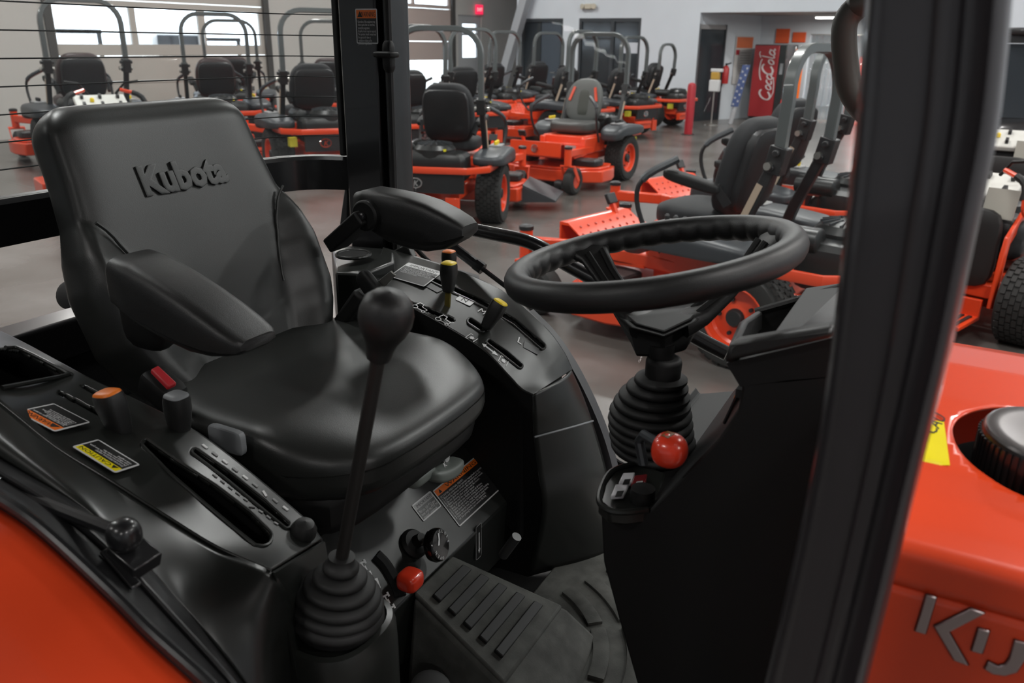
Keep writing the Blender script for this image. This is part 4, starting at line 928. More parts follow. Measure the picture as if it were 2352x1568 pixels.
def sticker(o, ux, uy, w, h, head, headtext, headcol, lines, label, size, parent=None, headfrac=.25, border=.0025, headink=PRINTB, tailfrac=0.0):
    """printed safety label: pale edge, dark field, coloured header, real lettering"""
    t_ = label_plate('safety_label', o, ux, uy, w, h, LABELW, label, parent); fld = h*(1-headfrac)-border*2-h*tailfrac
    def sub(name, mb, m): return part(name, mb, m, t_, smooth=0)
    sub('label_field', rect(o, ux, uy, border, border+h*tailfrac, w-2*border, fld, .0006, .0008), LABELB)
    sub('label_header', rect(o, ux, uy, border, h-border-h*headfrac, w-2*border, h*headfrac, .0006, .0008), headcol)
    nn = V(ux).cross(V(uy)).normalized()
    hh = h*headfrac
    if head: sub('warning_triangle', MB().slab([V(o)+ux*(border+w*.05)+uy*(h-border-hh*.85)+nn*.0008, V(o)+ux*(border+w*.05+hh*.8)+uy*(h-border-hh*.85)+nn*.0008, V(o)+ux*(border+w*.05+hh*.4)+uy*(h-border-hh*.15)+nn*.0008], nn*.0002), headink)
    tx = .22 if head else .12
    sub('header_lettering', MB().text(headtext, hh*.85, V(o)+ux*(w*tx)+uy*(h-border-hh*.8)+nn*.0008, ux, uy, .0002, fit=w*(.92-tx), bold=.0), headink)
    m_ = MB().text(lines, size, V(o)+ux*(border*2.2)+uy*(h-border*2-hh-size*.9)+nn*.0008, ux, uy, .0002, spacing=.86, bold=-.012)
    xs = [(q-V(o)).dot(ux) for q in m_.v]; k_ = (w-border*4)/(max(xs)-border*2.2)
    m_.v = [q+ux*(((q-V(o)).dot(ux)-border*2.2)*(k_-1)) for q in m_.v]
    sub('label_lettering', m_, PRINTW)
    return t_
# ---- right hand (near) console
OUT = [V((-1.42, .48, 1.36)), P(-120, 840, y=.49), P(5, 930, y=.50), P(127, 1028, y=.505), P(250, 1105, y=.515), P(380, 1188, y=.53), P(500, 1260, y=.545), P(622, 1312, y=.56)]
INN = [V((-1.43, .68, 1.335)), P(-60, 735, y=.68), P(50, 788, y=.68), P(210, 874, y=.68), P(318, 924, y=.68), P(470, 1008, y=.685), P(682, 1180, y=.69), P(736, 1240, y=.69)]
RC = Ruled(OUT, INN)
SL1 = [(334, 1024, 9), (400, 1080, 17), (480, 1140, 24), (556, 1200, 27), (600, 1238, 22)]
SL2 = [(446, 1042, 7), (520, 1096, 9), (600, 1160, 10), (656, 1210, 8)]
SL3 = [(136, 906, 5), (240, 960, 6)]; SL4 = [(192, 893, 5), (245, 921, 5)]
BINP = [(-60, 802), (10, 804), (46, 808), (148, 860), (146, 868), (0, 894), (-60, 905)]; BIN = ('poly', BINP)
rc = panel('right_console', RC, [SL1, SL2, SL3, SL4, BIN], PLASTIC, 190, 80)
for s_ in (SL1, SL2): slot_rim(RC, s_, rc, PLASTIC)
part('bin_rim', MB().tube(curve([RC.pt(*q, off=.004) for q in BINP[1:6]], 30), .0035, 8), PLASTIC, rc)
# depth under the slots, side walls
def drop(c, dz, dy): return [q+V((0, dy, dz)) for q in c]
part('console_under', MB().loops([[a+V((0, .012, -.05)), b+V((0, -.01, -.05)), b+V((0, -.01, -.30)), a+V((0, .012, -.30))] for a, b in zip(RC.A, RC.B)]), DARKP, rc)
FLG = [V((-1.42, .44, 1.30)), P(-160, 955, y=.45), P(0, 1052, y=.45), P(200, 1172, y=.455), P(330, 1290, y=.46), P(440, 1415, y=.47), P(560, 1568, y=.48), P(600, 1640, y=.49)]
RS = Ruled(OUT+[P(668, 1390, y=.575), P(690, 1520, y=.585), P(700, 1700, y=.59)], FLG[:-1]+[P(640, 1700, y=.50), P(680, 1800, y=.55), P(700, 1900, y=.58)])
def bul(u, v): return RS.at(u, v)+V((0, -.012*math.sin(PI*v)*1.0, .010*math.sin(PI*v)))
part('console_side', MB().grid(bul, 60, 14), PLASTIC, rc, smooth=60, solid=.006)
part('console_inner_side', MB().grid(lambda u, v: RC.B[int(u*80)]+V((0, 0, -.16*v)), 80, 3), DARKP, rc, solid=.004)
part('console_nose', MB().slab([OUT[-1]+V((.002, 0, 0)), INN[-1]+V((.004, 0, 0)), INN[-1]+V((.02, .0, -.15)), OUT[-1]+V((.03, 0, -.20))], (.004, 0, 0)), PLASTIC, rc)
bn = MB().loops([[P(-60, 806, z=1.30), P(44, 796, z=1.30), P(150, 862, z=1.285), P(0, 893, z=1.285)], [q+V((.0, .0, -.10)) for q in (P(-60, 806, z=1.30), P(44, 796, z=1.30), P(150, 862, z=1.285), P(0, 893, z=1.285))]])
# black fender flange with weld line, then the orange mudguard
ORE = [V((-1.42, .38, 1.26)), P(-170, 1050, y=.385), P(0, 1152, y=.38), P(100, 1222, y=.38), P(250, 1360, y=.38), P(350, 1460, y=.38), P(470, 1568, y=.38), P(560, 1660, y=.38)]
FL = Ruled(FLG, ORE)
fl_ = part('fender_flange', MB().grid(FL.at, 60, 8), mat('fender_black_paint', (.013, .013, .014), .42, coat=.2), smooth=50, solid=.006)
part('flange_rail', MB().tube([q+V((0, 0, .004)) for q in FL.B], .006, 10), PAINTB, fl_)
part('flange_seam', MB().tube([FL.at(i/50, .45, .003) for i in range(51)], .0035, 8), PAINTB, fl_)
OR_ = curve(ORE, 60)
def guard(u, v):
    q = OR_[int(u*59)]; a = v*1.25; return q+V((.02*v, -.30*math.sin(a)/math.sin(1.25), -.20*(1-math.cos(a))/(1-math.cos(1.25))-.006))
part('mudguard', MB().grid(guard, 59, 24), ORANGE, smooth=60, solid=.004)
part('mudguard_crease', MB().tube([guard(u/59, .42)+V((0, 0, .001)) for u in range(60)], .005, 8), ORANGE, TR)
# rear wheel under the mudguard
tw = tyre_mesh(.62, .32, 26, 4); tw.v = [q+V((-1.08, .16, .62)) for q in tw.v]
rw = part('rear_wheel', tw, TYRE); ri = rim_mesh(.62, .32, -1); ri.v = [q+V((-1.08, .16, .62)) for q in ri.v]; part('rim', ri, ORANGE, rw)
tw = tyre_mesh(.62, .32, 26, 4); tw.v = [q+V((-1.08, 1.84, .62)) for q in tw.v]
# gas strut on the flange with ball joint and bracket
s0_, s1_ = P(-60, 1098, y=.415), P(268, 1222, y=.425)
gs = part('window_strut', MB().tube([s0_, P(12, 1122, y=.417)], .014, 12).tube([P(10, 1121, y=.417), s1_], .0075, 10), PAINTB)
bj = P(285, 1228, y=.428)
part('ball_joint', MB().rbox(bj, (.016, .016, .017), 2.4, 8).tube([s1_, bj], .010, 10), PAINTB, gs)
part('strut_bracket', MB().box(bj+V((.004, .004, -.026)), (.04, .034, .018), Matrix.Rotation(.35, 3, 'Y')).bar(bj+V((-.02, -.01, -.018)), bj+V((.03, -.016, -.04)), .012, .004), PAINTB, gs, bevel=.003)
# grips
def grip(base, g0, g1, w, d, capm, name, stem=DSTEEL, side=V((0, 1, 0))):
    """stem from base to g0, moulded grip g0 -> g1 with a coloured cap"""
    ax_ = (g1-g0).normalized(); ln = (g1-g0).length; sd = (side-ax_*side.dot(ax_)).normalized(); fw = ax_.cross(sd)
    o = part(name, MB().loft([(g0+ax_*(ln*t_), fw*(w*k_), sd*(d*k_)) for t_, k_ in ((-.02, .55), (0, .66), (.12, .74), (.4, .9), (.65, 1.0), (.85, .98), (.93, .92))], 20, 3.2), GRAIN, smooth=50)
    part('lever_cap', MB().loft([(g0+ax_*(ln*t_), fw*(w*k_), sd*(d*k_)) for t_, k_ in ((.925, .90), (.96, .86), (.985, .7), (1.0, .35))], 20, 3.2), capm, o, smooth=60)
    part('lever_stem', MB().bar(base, g0+ax_*(ln*.05), w*.75, d*.35, up=side), stem, o, bevel=.001)
    return o
grip(P(305, 1050, y=.61), P(282, 1000, y=.605), P(243, 896, y=.60), .020, .016, ORANGEP, 'position_lever')
grip(P(424, 1040, y=.672), P(415, 1003, y=.672), P(404, 902, y=.672), .0165, .016, GREYP, 'draft_lever')
bl = part('stop_lever', MB().lathe([(.0001, -.017), (.010, -.015), (.0165, -.006), (.017, .004), (.012, .013), (.0001, .017)], P(697, 1219, y=.665), (.3, 0, 1), 18), GRAIN)
part('lever_stem', MB().tube([P(672, 1222, y=.665), P(690, 1222, y=.665)], .006, 8), LABELW, bl)
# ladder of notches along the guide rail
for k in range(9):
    a = RC.pt(463+23*k, 1026+17.7*k, .004); b = RC.pt(474+23*k, 1034.5+17.7*k, .004); part('guide_notch', MB().bar(a, b, .003, .0015), PRINTW if k % 2 == 0 else LABELG, rc, smooth=0)
for k in range(9):
    a = RC.pt(487+17.5*k, 1094+13.6*k, .004); b = RC.pt(496+17.5*k, 1101+13.6*k, .004); part('guide_notch', MB().bar(a, b, .002, .0012), LABELG, rc, smooth=0)
# stickers on the console (printed upside down to the camera)
def console_label(px0, px1, px3, w_h, **k):
    """px0: text origin corner as printed, px1: along the text, px3: up the text"""
    o_ = RC.pt(*px0, off=.0078); e_ = RC.pt(*px1, off=.0078); f_ = RC.pt(*px3, off=.0078); ux = (e_-o_).normalized(); uy = (f_-o_)-ux*(f_-o_).dot(ux); uy.normalize()
    return sticker(o_, ux, uy, (e_-o_).length, (f_-o_).dot(uy), **k)
console_label((205, 983), (118, 939), (138, 1014), None, head=True, headtext='WARNING', headcol=LABELO, lines='TO AVOID PERSONAL INJURY OR DEATH:\nBEFORE STARTING ENGINE\n1. Make sure the parking brake is set.\n2. Make sure the shift lever is in NEUTRAL.\n3. Make sure the PTO lever is in OFF.\n4. Start engine only from operator seat.', label='white edged warning label with orange header on the right console', size=.0045, parent=rc, headfrac=.24, tailfrac=.0)
console_label((318, 1080), (222, 1022), (260, 1100), None, head=True, headtext='CAUTION', headcol=LABELY, lines='TO AVOID PERSONAL INJURY:\nDo not put your hands into the lever guide.\nLever will go down when float\nmode is applied.', label='white edged caution label with yellow header on the right console', size=.0048, parent=rc, headfrac=.26)
for c_ in ((72, 968, 110, 942), (180, 1042, 216, 1020)):
    pass
# ---- loader lever with bellows
GB = P(774, 1415, y=.63); GT = P(784, 1290, y=.635); ga = (GT-GB); gh = ga.length; ga.normalize()
prof = []
rads = [.058, .0565, .052, .044, .033, .022]
for i, r in enumerate(rads):
    h_ = gh*(i/len(rads)); st_ = gh/len(rads)
    prof += [(r-.004, h_), (r, h_+st_*.25), (r, h_+st_*.55), (r-.003, h_+st_*.85)]
prof += [(.016, gh), (.016, gh+.008), (.009, gh+.009)]
bw = part('lever_boot', MB().lathe([(.05, -.01)]+prof, GB, ga, 32), RUBBER, smooth=60)
K0, K1 = P(783, 1292, y=.635), P(872, 806, y=.62)
lv_ = part('loader_lever', MB().tube([K0, K1], .0078, 14), mat('lever_rod_dark', (.014, .012, .011), .5))
ka = (K1-K0).normalized()
part('lever_knob', MB().lathe([(.0125, -.004), (.0135, .0), (.0145, .008), (.0175, .017), (.0235, .028), (.0275, .040), (.0278, .050), (.0245, .062), (.0165, .070), (.0001, .074)], K1-ka*.004, ka, 26), GRAIN, lv_, smooth=60)
HB = V((GB.x-.010, GB.y+.004, 0))
L = []
for z, k_ in ((.62, 1.0), (1.02, 1.0), (GB.z-.026, .98), (GB.z-.014, .93), (GB.z-.012, .84), (GB.z-.018, .8)):
    L.append([HB+V((.072*k_*math.copysign(abs(math.cos(a))**.75, math.cos(a)), .074*k_*math.copysign(abs(math.sin(a))**.75, math.sin(a)), z+.10*(.0)*math.cos(a))) for a in [2*PI*i/40 for i in range(40)]])
part('lever_housing', MB().loops(L), PLASTIC, smooth=50)
0 and part('console_front', MB().slab([P(400, 1260, y=.53), P(622, 1316, y=.56), P(716, 1258, y=.68), V((-.70, .70, 1.04)), V((-.60, .56, 1.04))], (0, 0, -.42)), PLASTIC)
# ---- seat pedestal with sloping front panel
pn_ = V((.707, 0, .707)); p0_ = V((-.71, 1, .85))
def PN(px, py, off=0): return PP(px, py, p0_, pn_)+pn_*off
UXP = V((0, 1, 0)); UYP = V((-.707, 0, .707))
ped = part('seat_pedestal', MB().loops([[V((x, y, z)) for x, z in ((-.715, .70), (-.703, .843), (-.71, .85), (-.83, .97), (-1.05, .97), (-1.05, .70))] for y in (.72, 1.35)]), PLASTIC, bevel=.004)
a = PN(1055, 1210); b = PN(990, 1130); c = PN(1083, 1040)
sticker(a+pn_*.001, UXP, UYP, (c-b).y, (b-a).dot(UYP), True, 'WARNING', LABELO, 'TO AVOID PERSONAL INJURY:\n1. Read and understand the operator manual before operating.\n2. Check the tightness of bolts and nuts before each use.\n3. Do not allow any person on the tractor while it moves.\n4. Before allowing other people to use the tractor,\n   have them read the operator manual.\n5. Keep all guards and shields in place at all times.\n6. Fasten the seat belt before driving the tractor.\n7. Slow down for turns, rough ground or when braking.\n8. Never operate near ditches, holes or steep banks.\n9. Park on level ground, lower the implement,\n   set the parking brake and remove the key.', 'tall black warning label with orange header below the seat', .0058, ped, headfrac=.14)
a = PN(972, 1198); b = PN(952, 1163); c = PN(998, 1132)
sticker(a+pn_*.001, UXP, UYP, (c-b).y*.98, (b-a).dot(UYP)*1.15, False, 'IMPORTANT', LABELG, 'Do not shift PTO gear\nlever until the PTO has\nstopped completely.', 'small grey edged important label below the seat', .0075, ped, headfrac=.28)
# seat suspension lever
sl = part('height_lever', MB().rbox(P(1018, 1084, y=1.08), (.022, .05, .013), 3.5, 10, lambda w, q: (w.x, w.y, w.z+.008*(w.y/.05)**2), Matrix.Rotation(-.18, 3, 'X')), mat('lever_green_grey', (.17, .19, .175), .45))
part('lever_mark', MB().text('K', .012, P(1008, 1084, y=1.055)+V((.012, 0, .012)), (0, 1, 0), (-.7, 0, .7), .001, shear=.3), PRINTW, sl, smooth=0)
part('lever_bracket', MB().rbox(P(960, 1090, y=1.02), (.02, .035, .012), 4, 7).bar(P(940, 1105, y=1.0), P(985, 1070, y=1.05), .02, .012), mat('lever_green_grey', (1, 1, 1)), sl)
part('lever_rod', MB().tube([P(1005, 1048, y=1.10)+V((-.03, 0, 0)), P(1028, 1052, y=1.10)], .008, 8), LABELW, sl)
# speed knob with OPEN and CLOSE
kc = PN(948, 1250); kf = part('knob_collar', MB().lathe([(.028, 0), (.028, .006), (.023, .012), (.012, .014), (.010, .03)], kc, pn_, 24), DARKP, ped)
kp = P(1003, 1251, y=1.035); kd = (kp-kc); kd = V((.93, .12, .33)).normalized()
kn_ = part('flow_knob', MB().lathe([(.014, -.014), (.028, -.010), (.0305, -.002), (.0295, .006), (.027, .009), (.0001, .010)], kp, kd, 30), mat('gloss_black', (.006, .006, .006), .15, coat=.5))
part('knob_shaft', MB().tube([kc+pn_*.02, kp-kd*.012], .007, 10), STEEL, kn_)
ku = V((0, 1, 0)); kv = kd.cross(ku).normalized(); kv = kv if kv.z > 0 else -kv; ku = kv.cross(kd).normalized()
def ring_text(body, r, a0, a1, size, m, parent):
    for i, ch in enumerate(body):
        a_ = math.radians(lerp(a0, a1, i/max(1, len(body)-1))); o_ = kp+kd*.0105+(ku*math.cos(a_)+kv*math.sin(a_))*r; up_ = (ku*math.cos(a_)+kv*math.sin(a_)); rt_ = up_.cross(kd)
        part('letter', MB().text(ch, size, o_-rt_*size*.3, rt_, up_, .0004), m, parent, smooth=0)
ring_text('CLOSE', .021, 75, -15, .0075, PRINTW, kn_); ring_text('OPEN', .021, 250, 190, .0075, PRINTW, kn_)
part('knob_arrow', MB().slab([kp+kd*.0102+ku*x_+kv*y_ for x_, y_ in ((-.012, .004), (-.004, .012), (-.001, .022), (.004, .021), (0, .011), (-.006, .002))], kd*.0004), PRINTW, kn_, smooth=0)
# four wheel drive lever with slot
sp = [PN(*q, off=.0) for q in ((862, 1275), (885, 1300), (910, 1345), (918, 1370))]
part('lever_slot', MB().tube([q for q in curve(sp, 12)], .012, 8), mat('slot_black', (.003, .003, .003), .8), ped)
sr_ = PN(892, 1322)
kk = part('drive_lever', MB().rbox(P(942, 1331, y=.955), (.020, .021, .017), 3.6, 9), REDP)
part('lever_stem', MB().tube([PN(905, 1345, off=-.01), P(935, 1335, y=.955)], .007, 8), DARKP, kk)
def axle_icon(cx_, cy_, solid_):
    o_ = PN(cx_, cy_, .0008); m_ = MB()
    d1 = (PN(cx_+12, cy_+24)-PN(cx_, cy_)).normalized(); d2 = pn_.cross(d1)
    def B(x, y, w, h): m_.add(*(lambda q: (q, [(0, 1, 2, 3)]))([o_+d1*(x-w/2)+d2*(y-h/2), o_+d1*(x+w/2)+d2*(y-h/2), o_+d1*(x+w/2)+d2*(y+h/2), o_+d1*(x-w/2)+d2*(y+h/2)]))
    B(0, 0, .02, .003); B(-.011, 0, .003, .014); B(.011, 0, .003, .014)
    for s1 in (-1, 1):
        for s2 in (-1, 1): B(s1*.011, s2*.008, .008, .004)
    if solid_: B(0, 0, .008, .009)
    else: B(0, .004, .008, .003); B(0, -.004, .008, .003)
    return part('axle_symbol', m_, PRINTW, ped, smooth=0, solid=.0003)
axle_icon(836, 1306, False); axle_icon(890, 1382, True)
a = PN(858, 1328, .0008); part('arrow_symbol', MB().slab([PN(856, 1330, .0008), PN(866, 1327, .0008), PN(874, 1350, .0008), PN(870, 1352, .0008), PN(864, 1334, .0008)], pn_*.0003), PRINTW, ped, smooth=0)
# lever arrow plate and small tube beyond
lf = label_plate('lever_plate', P(1085, 1285, x=-.712)+V((.008, 0, 0)), V((0, 1, 0)), V((0, 0, 1)), .022, .078, LABELG, 'thin outlined arrow label below the seat', ped, r=.004)
part('plate_field', rect(P(1085, 1285, x=-.712)+V((.008, 0, 0)), V((0, 1, 0)), V((0, 0, 1)), .0015, .0015, .019, .075, .0006, .0008), LABELB, lf, smooth=0)
o_ = P(1085, 1285, x=-.712)+V((.0092, 0, 0)); part('plate_arrow', MB().slab([o_+V((0, .0095, .02)), o_+V((0, .0125, .02)), o_+V((0, .0125, .06)), o_+V((0, .0095, .06))], (.0003, 0, 0)).slab([o_+V((0, .007, .022)), o_+V((0, .015, .022)), o_+V((0, .011, .012))], (.0003, 0, 0)), PRINTW, lf, smooth=0)
part('lock_pin', MB().tube([P(1155, 1275, y=1.18), P(1187, 1232, y=1.18)], .010, 12), mat('pin_dark_steel', (.1, .1, .1), .4, metal=.6))
# ---- floor, ribbed hump, mat
part('cab_floor', MB().span((-.95, .42, .60), (.05, 1.58, .66)), DARKP, bevel=.01)
H = [V((-.70, .965, .848)), V((-.70, 1.09, .848)), V((-.508, 1.173, .752)), V((-.508, .945, .752))]
hp = MB().loops([H, [q+V((0, 0, -.012)) for q in H]]); hp2 = MB().loops([[V((-.70, .96, .84)), V((-.70, 1.10, .84)), V((-.50, 1.18, .742)), V((-.50, .94, .742))], [V((-.70, .93, .66)), V((-.70, 1.12, .66)), V((-.44, 1.22, .66)), V((-.40, .93, .66))]])
hb_ = part('floor_hump', hp2, MATRUB, bevel=.01)
part('step_pad', hp, MATRUB, hb_, bevel=.004)
def hq(a, b): return H[0].lerp(H[1], b).lerp(H[3].lerp(H[2], b), a)
hn_ = (H[3]-H[0]).cross(H[1]-H[0]).normalized(); hn_ = hn_ if hn_.z > 0 else -hn_
for k in range(5):
    a0, a1 = .13+.165*k, .215+.165*k
    part('step_rib', MB().slab([hq(a0, .14), hq(a0, .86), hq(a1, .86), hq(a1, .14)], hn_*.009), RUBBER, hb_, bevel=.002)
fm = part('floor_mat', MB().slab([V((-.62, 1.13, .66)), V((-.62, 1.53, .66)), V((-.34, 1.56, .66)), V((-.10, 1.56, .66)), V((-.10, 1.0, .66)), V((-.42, 1.0, .66))], (0, 0, .012)), MATRUB, bevel=.004)
for i, r in enumerate((.11, .165, .22, .275, .33)):
    c_ = V((-.66, 1.08, .672))
    for a0, a1 in ((-28, 2), (6, 36), (40, 66)):
        pts = [c_+V((r*math.cos(math.radians(lerp(a0, a1, k/9)))*1.15, r*math.sin(math.radians(lerp(a0, a1, k/9)))*1.15, .003)) for k in range(10)]
        if max(q.x for q in pts) > -.12 or max(q.y for q in pts) > 1.53: continue
        part('mat_rib', MB().tube(pts, .006, 6, sq=(.03, .008)), MATRUB, fm)
pe = part('brake_pedal', MB().lathe([(.036, 0), (.036, .014), (.03, .018)], P(985, 1562, y=.86)+V((0, 0, -.03)), (.5, -.2, 1), 20), RUBBER)
part('pedal_arm', MB().tube([P(985, 1562, y=.86)+V((0, 0, -.03)), P(985, 1562, y=.86)+V((.06, .02, -.14))], .01, 8), MDARK, pe)
# ---- left hand (far) console
LO = [P(880, 570, y=1.5), P(955, 592, y=1.5), P(1044, 620, y=1.5), P(1120, 652, y=1.5), P(1175, 684, y=1.5), P(1251, 752, y=1.5), P(1292, 806, y=1.5), P(1313, 849, y=1.5)]
LI = [P(845, 670, y=1.3), P(886, 678, y=1.3), P(960, 716, y=1.3), P(1044, 763, y=1.3), P(1113, 808, y=1.3), P(1165, 862, y=1.3), P(1195, 893, y=1.3), P(1223, 908, y=1.31)]
LC = Ruled(LO, LI)
T1 = [(990, 645, 5), (1040, 668, 6), (1110, 700, 7), (1180, 742, 7), (1243, 797, 7)]
T2 = [(893, 683, 4), (960, 706, 5), (1038, 736, 5)]; T3 = [(1080, 741, 7), (1106, 758, 7)]; T4 = [(1122, 788, 6), (1160, 815, 7), (1192, 842, 6)]
lc = panel('left_console', LC, [T1, T2, T3, T4], PLASTIC, 190, 70)
for s_ in (T1, T3, T4): slot_rim(LC, s_, lc, PLASTIC, .0025)
part('console_under', MB().loops([[a+V((0, -.001, -.011)), b+V((0, .01, -.03)), b+V((0, .01, -.35)), a+V((0, -.001, -.35))] for a, b in zip(LC.A[:70], LC.B[:70])]), DARKP, lc)
LO2 = [P(1313, 849, y=1.5), P(1338, 905, y=1.5), P(1358, 960, y=1.505), P(1380, 1030, y=1.51), P(1400, 1110, y=1.515), V((-.52, 1.53, .66))]
LI2 = [P(1223, 908, y=1.31), P(1224, 950, y=1.31), P(1225, 996, y=1.315), P(1235, 1080, y=1.32), P(1245, 1180, y=1.32), V((-.66, 1.33, .66))]
LF = Ruled(LO2, LI2)
part('left_fender_front', MB().grid(lambda u, v: LF.at(u, v)+V((.02*math.sin(PI*v), 0, .01*math.sin(PI*v))), 40, 16), PLASTIC, smooth=60, solid=.006)
part('left_fender_side', MB().slab([q for q in LC.B[::8]]+[q for q in LF.B[8::8]]+[V((-1.15, 1.30, .66))], (0, .004, 0)), DARKP)
part('fender_seam', MB().tube([LF.at(.42, k/12, .002)+V((.02*math.sin(PI*k/12), 0, .01*math.sin(PI*k/12))) for k in range(13)], .0022, 6), GREYP, TR)
part('left_fender_top', MB().slab([P(880, 570, y=1.5), P(945, 585, y=1.56), P(1100, 632, y=1.56), P(1100, 645, y=1.5)], (0, 0, -.02)), PLASTIC)
# grips on the left console
grip(P(1028, 672, y=1.42), P(1032, 632, y=1.43), P(1031, 574, y=1.43), .0145, .0145, ORANGEP, 'range_lever', side=V((0, 1, 0)))
grip(P(1026, 728, y=1.36), P(1030, 668, y=1.36), P(1031, 600, y=1.36), .0165, .016, YELLOWP, 'shift_lever', stem=mat('olive_lever_steel', (.16, .13, .03), .45, metal=.6))
grip(P(1100, 782, y=1.35), P(1116, 752, y=1.352), P(1152, 690, y=1.37), .0165, .017, YELLOWP, 'pto_lever', stem=DARKP)
# printed marks
o_, ux, uy, nn = print_frame(LC, 1046, 690, (36, 17)); npl = label_plate('shift_mark', o_-uy*.002, ux, uy, .036, .024, PRINTW, 'white square with the letter N', lc, r=.003)
part('letter', MB().text('N', .02, o_+ux*.009+uy*.003+nn*.0006, ux, uy, .0003), PRINTB, npl, smooth=0)
for ch, px, py, sz in (('M', 1094, 717, .024), ('L', 1184, 787, .026)):
    o_, ux, uy, nn = print_frame(LC, px, py, (36, 22)); part('letter', MB().text(ch, sz, o_+nn*.0003, ux, uy, .0003), PRINTW, lc, smooth=0)
for q in ((975, 660), (1200, 800)):
    o_, ux, uy, nn = print_frame(LC, q[0], q[1], (36, 20)); part('blank_mark', rect(o_, ux, uy, 0, 0, .036, .02, .0002, .0005), mat('dark_grey_mark', (.035, .036, .038), .4), lc, smooth=0)
def tractor_icon(px, py):
    o_, ux, uy, nn = print_frame(LC, px, py, (36, 16)); s_ = .022; m_ = MB()
    def T(pts): m_.add([o_+ux*(x*s_)+uy*(y*s_)+nn*.0004 for x, y in pts], [tuple(range(len(pts)))])
    def ringf(cx_, cy_, r, w):
        n_ = 14; vs_ = []
        for k in range(n_): a = 2*PI*k/n_; vs_ += [o_+ux*((cx_+r*math.cos(a))*s_)+uy*((cy_+r*math.sin(a))*s_)+nn*.0004, o_+ux*((cx_+(r-w)*math.cos(a))*s_)+uy*((cy_+(r-w)*math.sin(a))*s_)+nn*.0004]
        m_.add(vs_, [(2*k, 2*((k+1) % n_), 2*((k+1) % n_)+1, 2*k+1) for k in range(n_)])
    ringf(.3, .3, .3, .09); ringf(1.3, .2, .2, .08)
    T([(.1, .62), (.2, 1.25), (.72, 1.25), (.72, 1.15), (.28, 1.15), (.2, .62)]); T([(.66, 1.2), (.74, 1.2), (.82, .75), (.74, .75)]); T([(.74, .82), (1.45, .74), (1.45, .45), (1.36, .45), (1.36, .66), (.74, .74)]); T([(.6, .3), (1.05, .3), (1.05, .22), (.6, .22)])
    part('tractor_symbol', m_, PRINTW, lc, smooth=0)
for q in ((890, 702), (935, 720), (992, 742)): tractor_icon(*q)
def pto_icon(px, py):
    o_, ux, uy, nn = print_frame(LC, px, py, (30, 22)); m_ = MB(); r_ = .009
    pts = []
    for k in range(12): a = 2*PI*k/12; rr = r_*(.62 if k % 2 else .45); pts.append(o_+ux*(rr*math.cos(a))+uy*(rr*math.sin(a))+nn*.0004)
    m_.add(pts, [tuple(range(12))])
    for s1 in (-1, 1):
        m_.add([o_+ux*(s1*r_*.95)+uy*(r_*y)+nn*.0004 for y in (-.9, .9)]+[o_+ux*(s1*r_*1.12)+uy*(r_*y)+nn*.0004 for y in (.9, -.9)], [(0, 1, 2, 3)])
        m_.add([o_+ux*(r_*x)+uy*(s1*r_*.95)+nn*.0004 for x in (-1.1, -.4)]+[o_+ux*(r_*x)+uy*(s1*r_*1.12)+nn*.0004 for x in (-.4, -1.1)], [(0, 1, 2, 3)])
    part('pto_symbol', m_, PRINTW, lc, smooth=0)
pto_icon(1083, 779); pto_icon(1154, 831)
a, b = LC.pt(1106, 792, .004), LC.pt(1142, 820, .004); d_ = (b-a).normalized(); nn = LC.normal(.8, .9); s_ = nn.cross(d_)
ln_ = (b-a).length
part('arrow_mark', MB().slab([a, a+d_*(ln_*.2)+s_*.006, a+d_*(ln_*.2)+s_*.002, a+d_*(ln_*.68)+s_*.002, a+d_*(ln_*.68)+s_*.006, b, a+d_*(ln_*.68)-s_*.006, a+d_*(ln_*.68)-s_*.002, a+d_*(ln_*.2)-s_*.002, a+d_*(ln_*.2)-s_*.006], nn*.0004), PRINTW, lc, smooth=0)
o_ = LC.pt(893, 641, .0065); e_ = LC.pt(955, 659, .0065); f_ = LC.pt(914, 602, .0065); ux = (e_-o_).normalized(); uy = (f_-o_)-ux*(f_-o_).dot(ux); uy.normalize()
sticker(o_, ux, uy, (LC.pt(990, 620, .004)-LC.pt(912, 601, .004)).length, (f_-o_).dot(uy)*1.0, False, 'IMPORTANT', LABELW, 'To set the lever into position, depress the\nclutch pedal and move the lever slowly.\n1. Depress the brake pedals before the shift.\n2. Stop the tractor to shift L, M or H.\n3. Use the speed control pedal to move\n   in forward and reverse.', 'important label on the far console beside the shift lever', .0062, lc, headfrac=.2)
# cup holder block behind the left console
cb = MB().loops([[P(760, 560, y=1.52)+V((0, 0, dz)), P(905, 572, y=1.52)+V((0, 0, dz)), P(905, 600, y=1.40)+V((0, 0, dz)), P(835, 628, y=1.30)+V((0, 0, dz)), P(770, 625, y=1.30)+V((0, 0, dz))] for dz in (-.2, 0)])
ch_ = part('cup_holder', cb, PLASTIC, bevel=.006)
cc = P(812, 590, y=1.39)
part('cup_well', MB().lathe([(.034, .004), (.036, .002), (.036, -.0)], cc+V((0, 0, .003)), (0, 0, 1), 28).lathe([(.034, .0), (.0001, .0001)], cc+V((0, 0, .003)), (0, 0, 1), 28, cap=False), mat('cup_black', (.002, .002, .002), .9), ch_)
part('cup_rim', MB().tube([cc+V((.037*math.cos(2*PI*k/30), .037*math.sin(2*PI*k/30), .006)) for k in range(30)], .004, 8, closed=True), PLASTIC, ch_)
part('side_bracket', MB().slab([P(898, 578, y=1.5), P(932, 560, y=1.5), P(948, 592, y=1.5), P(912, 602, y=1.5)], (0, .02, 0)), PLASTIC, ch_, bevel=.003)
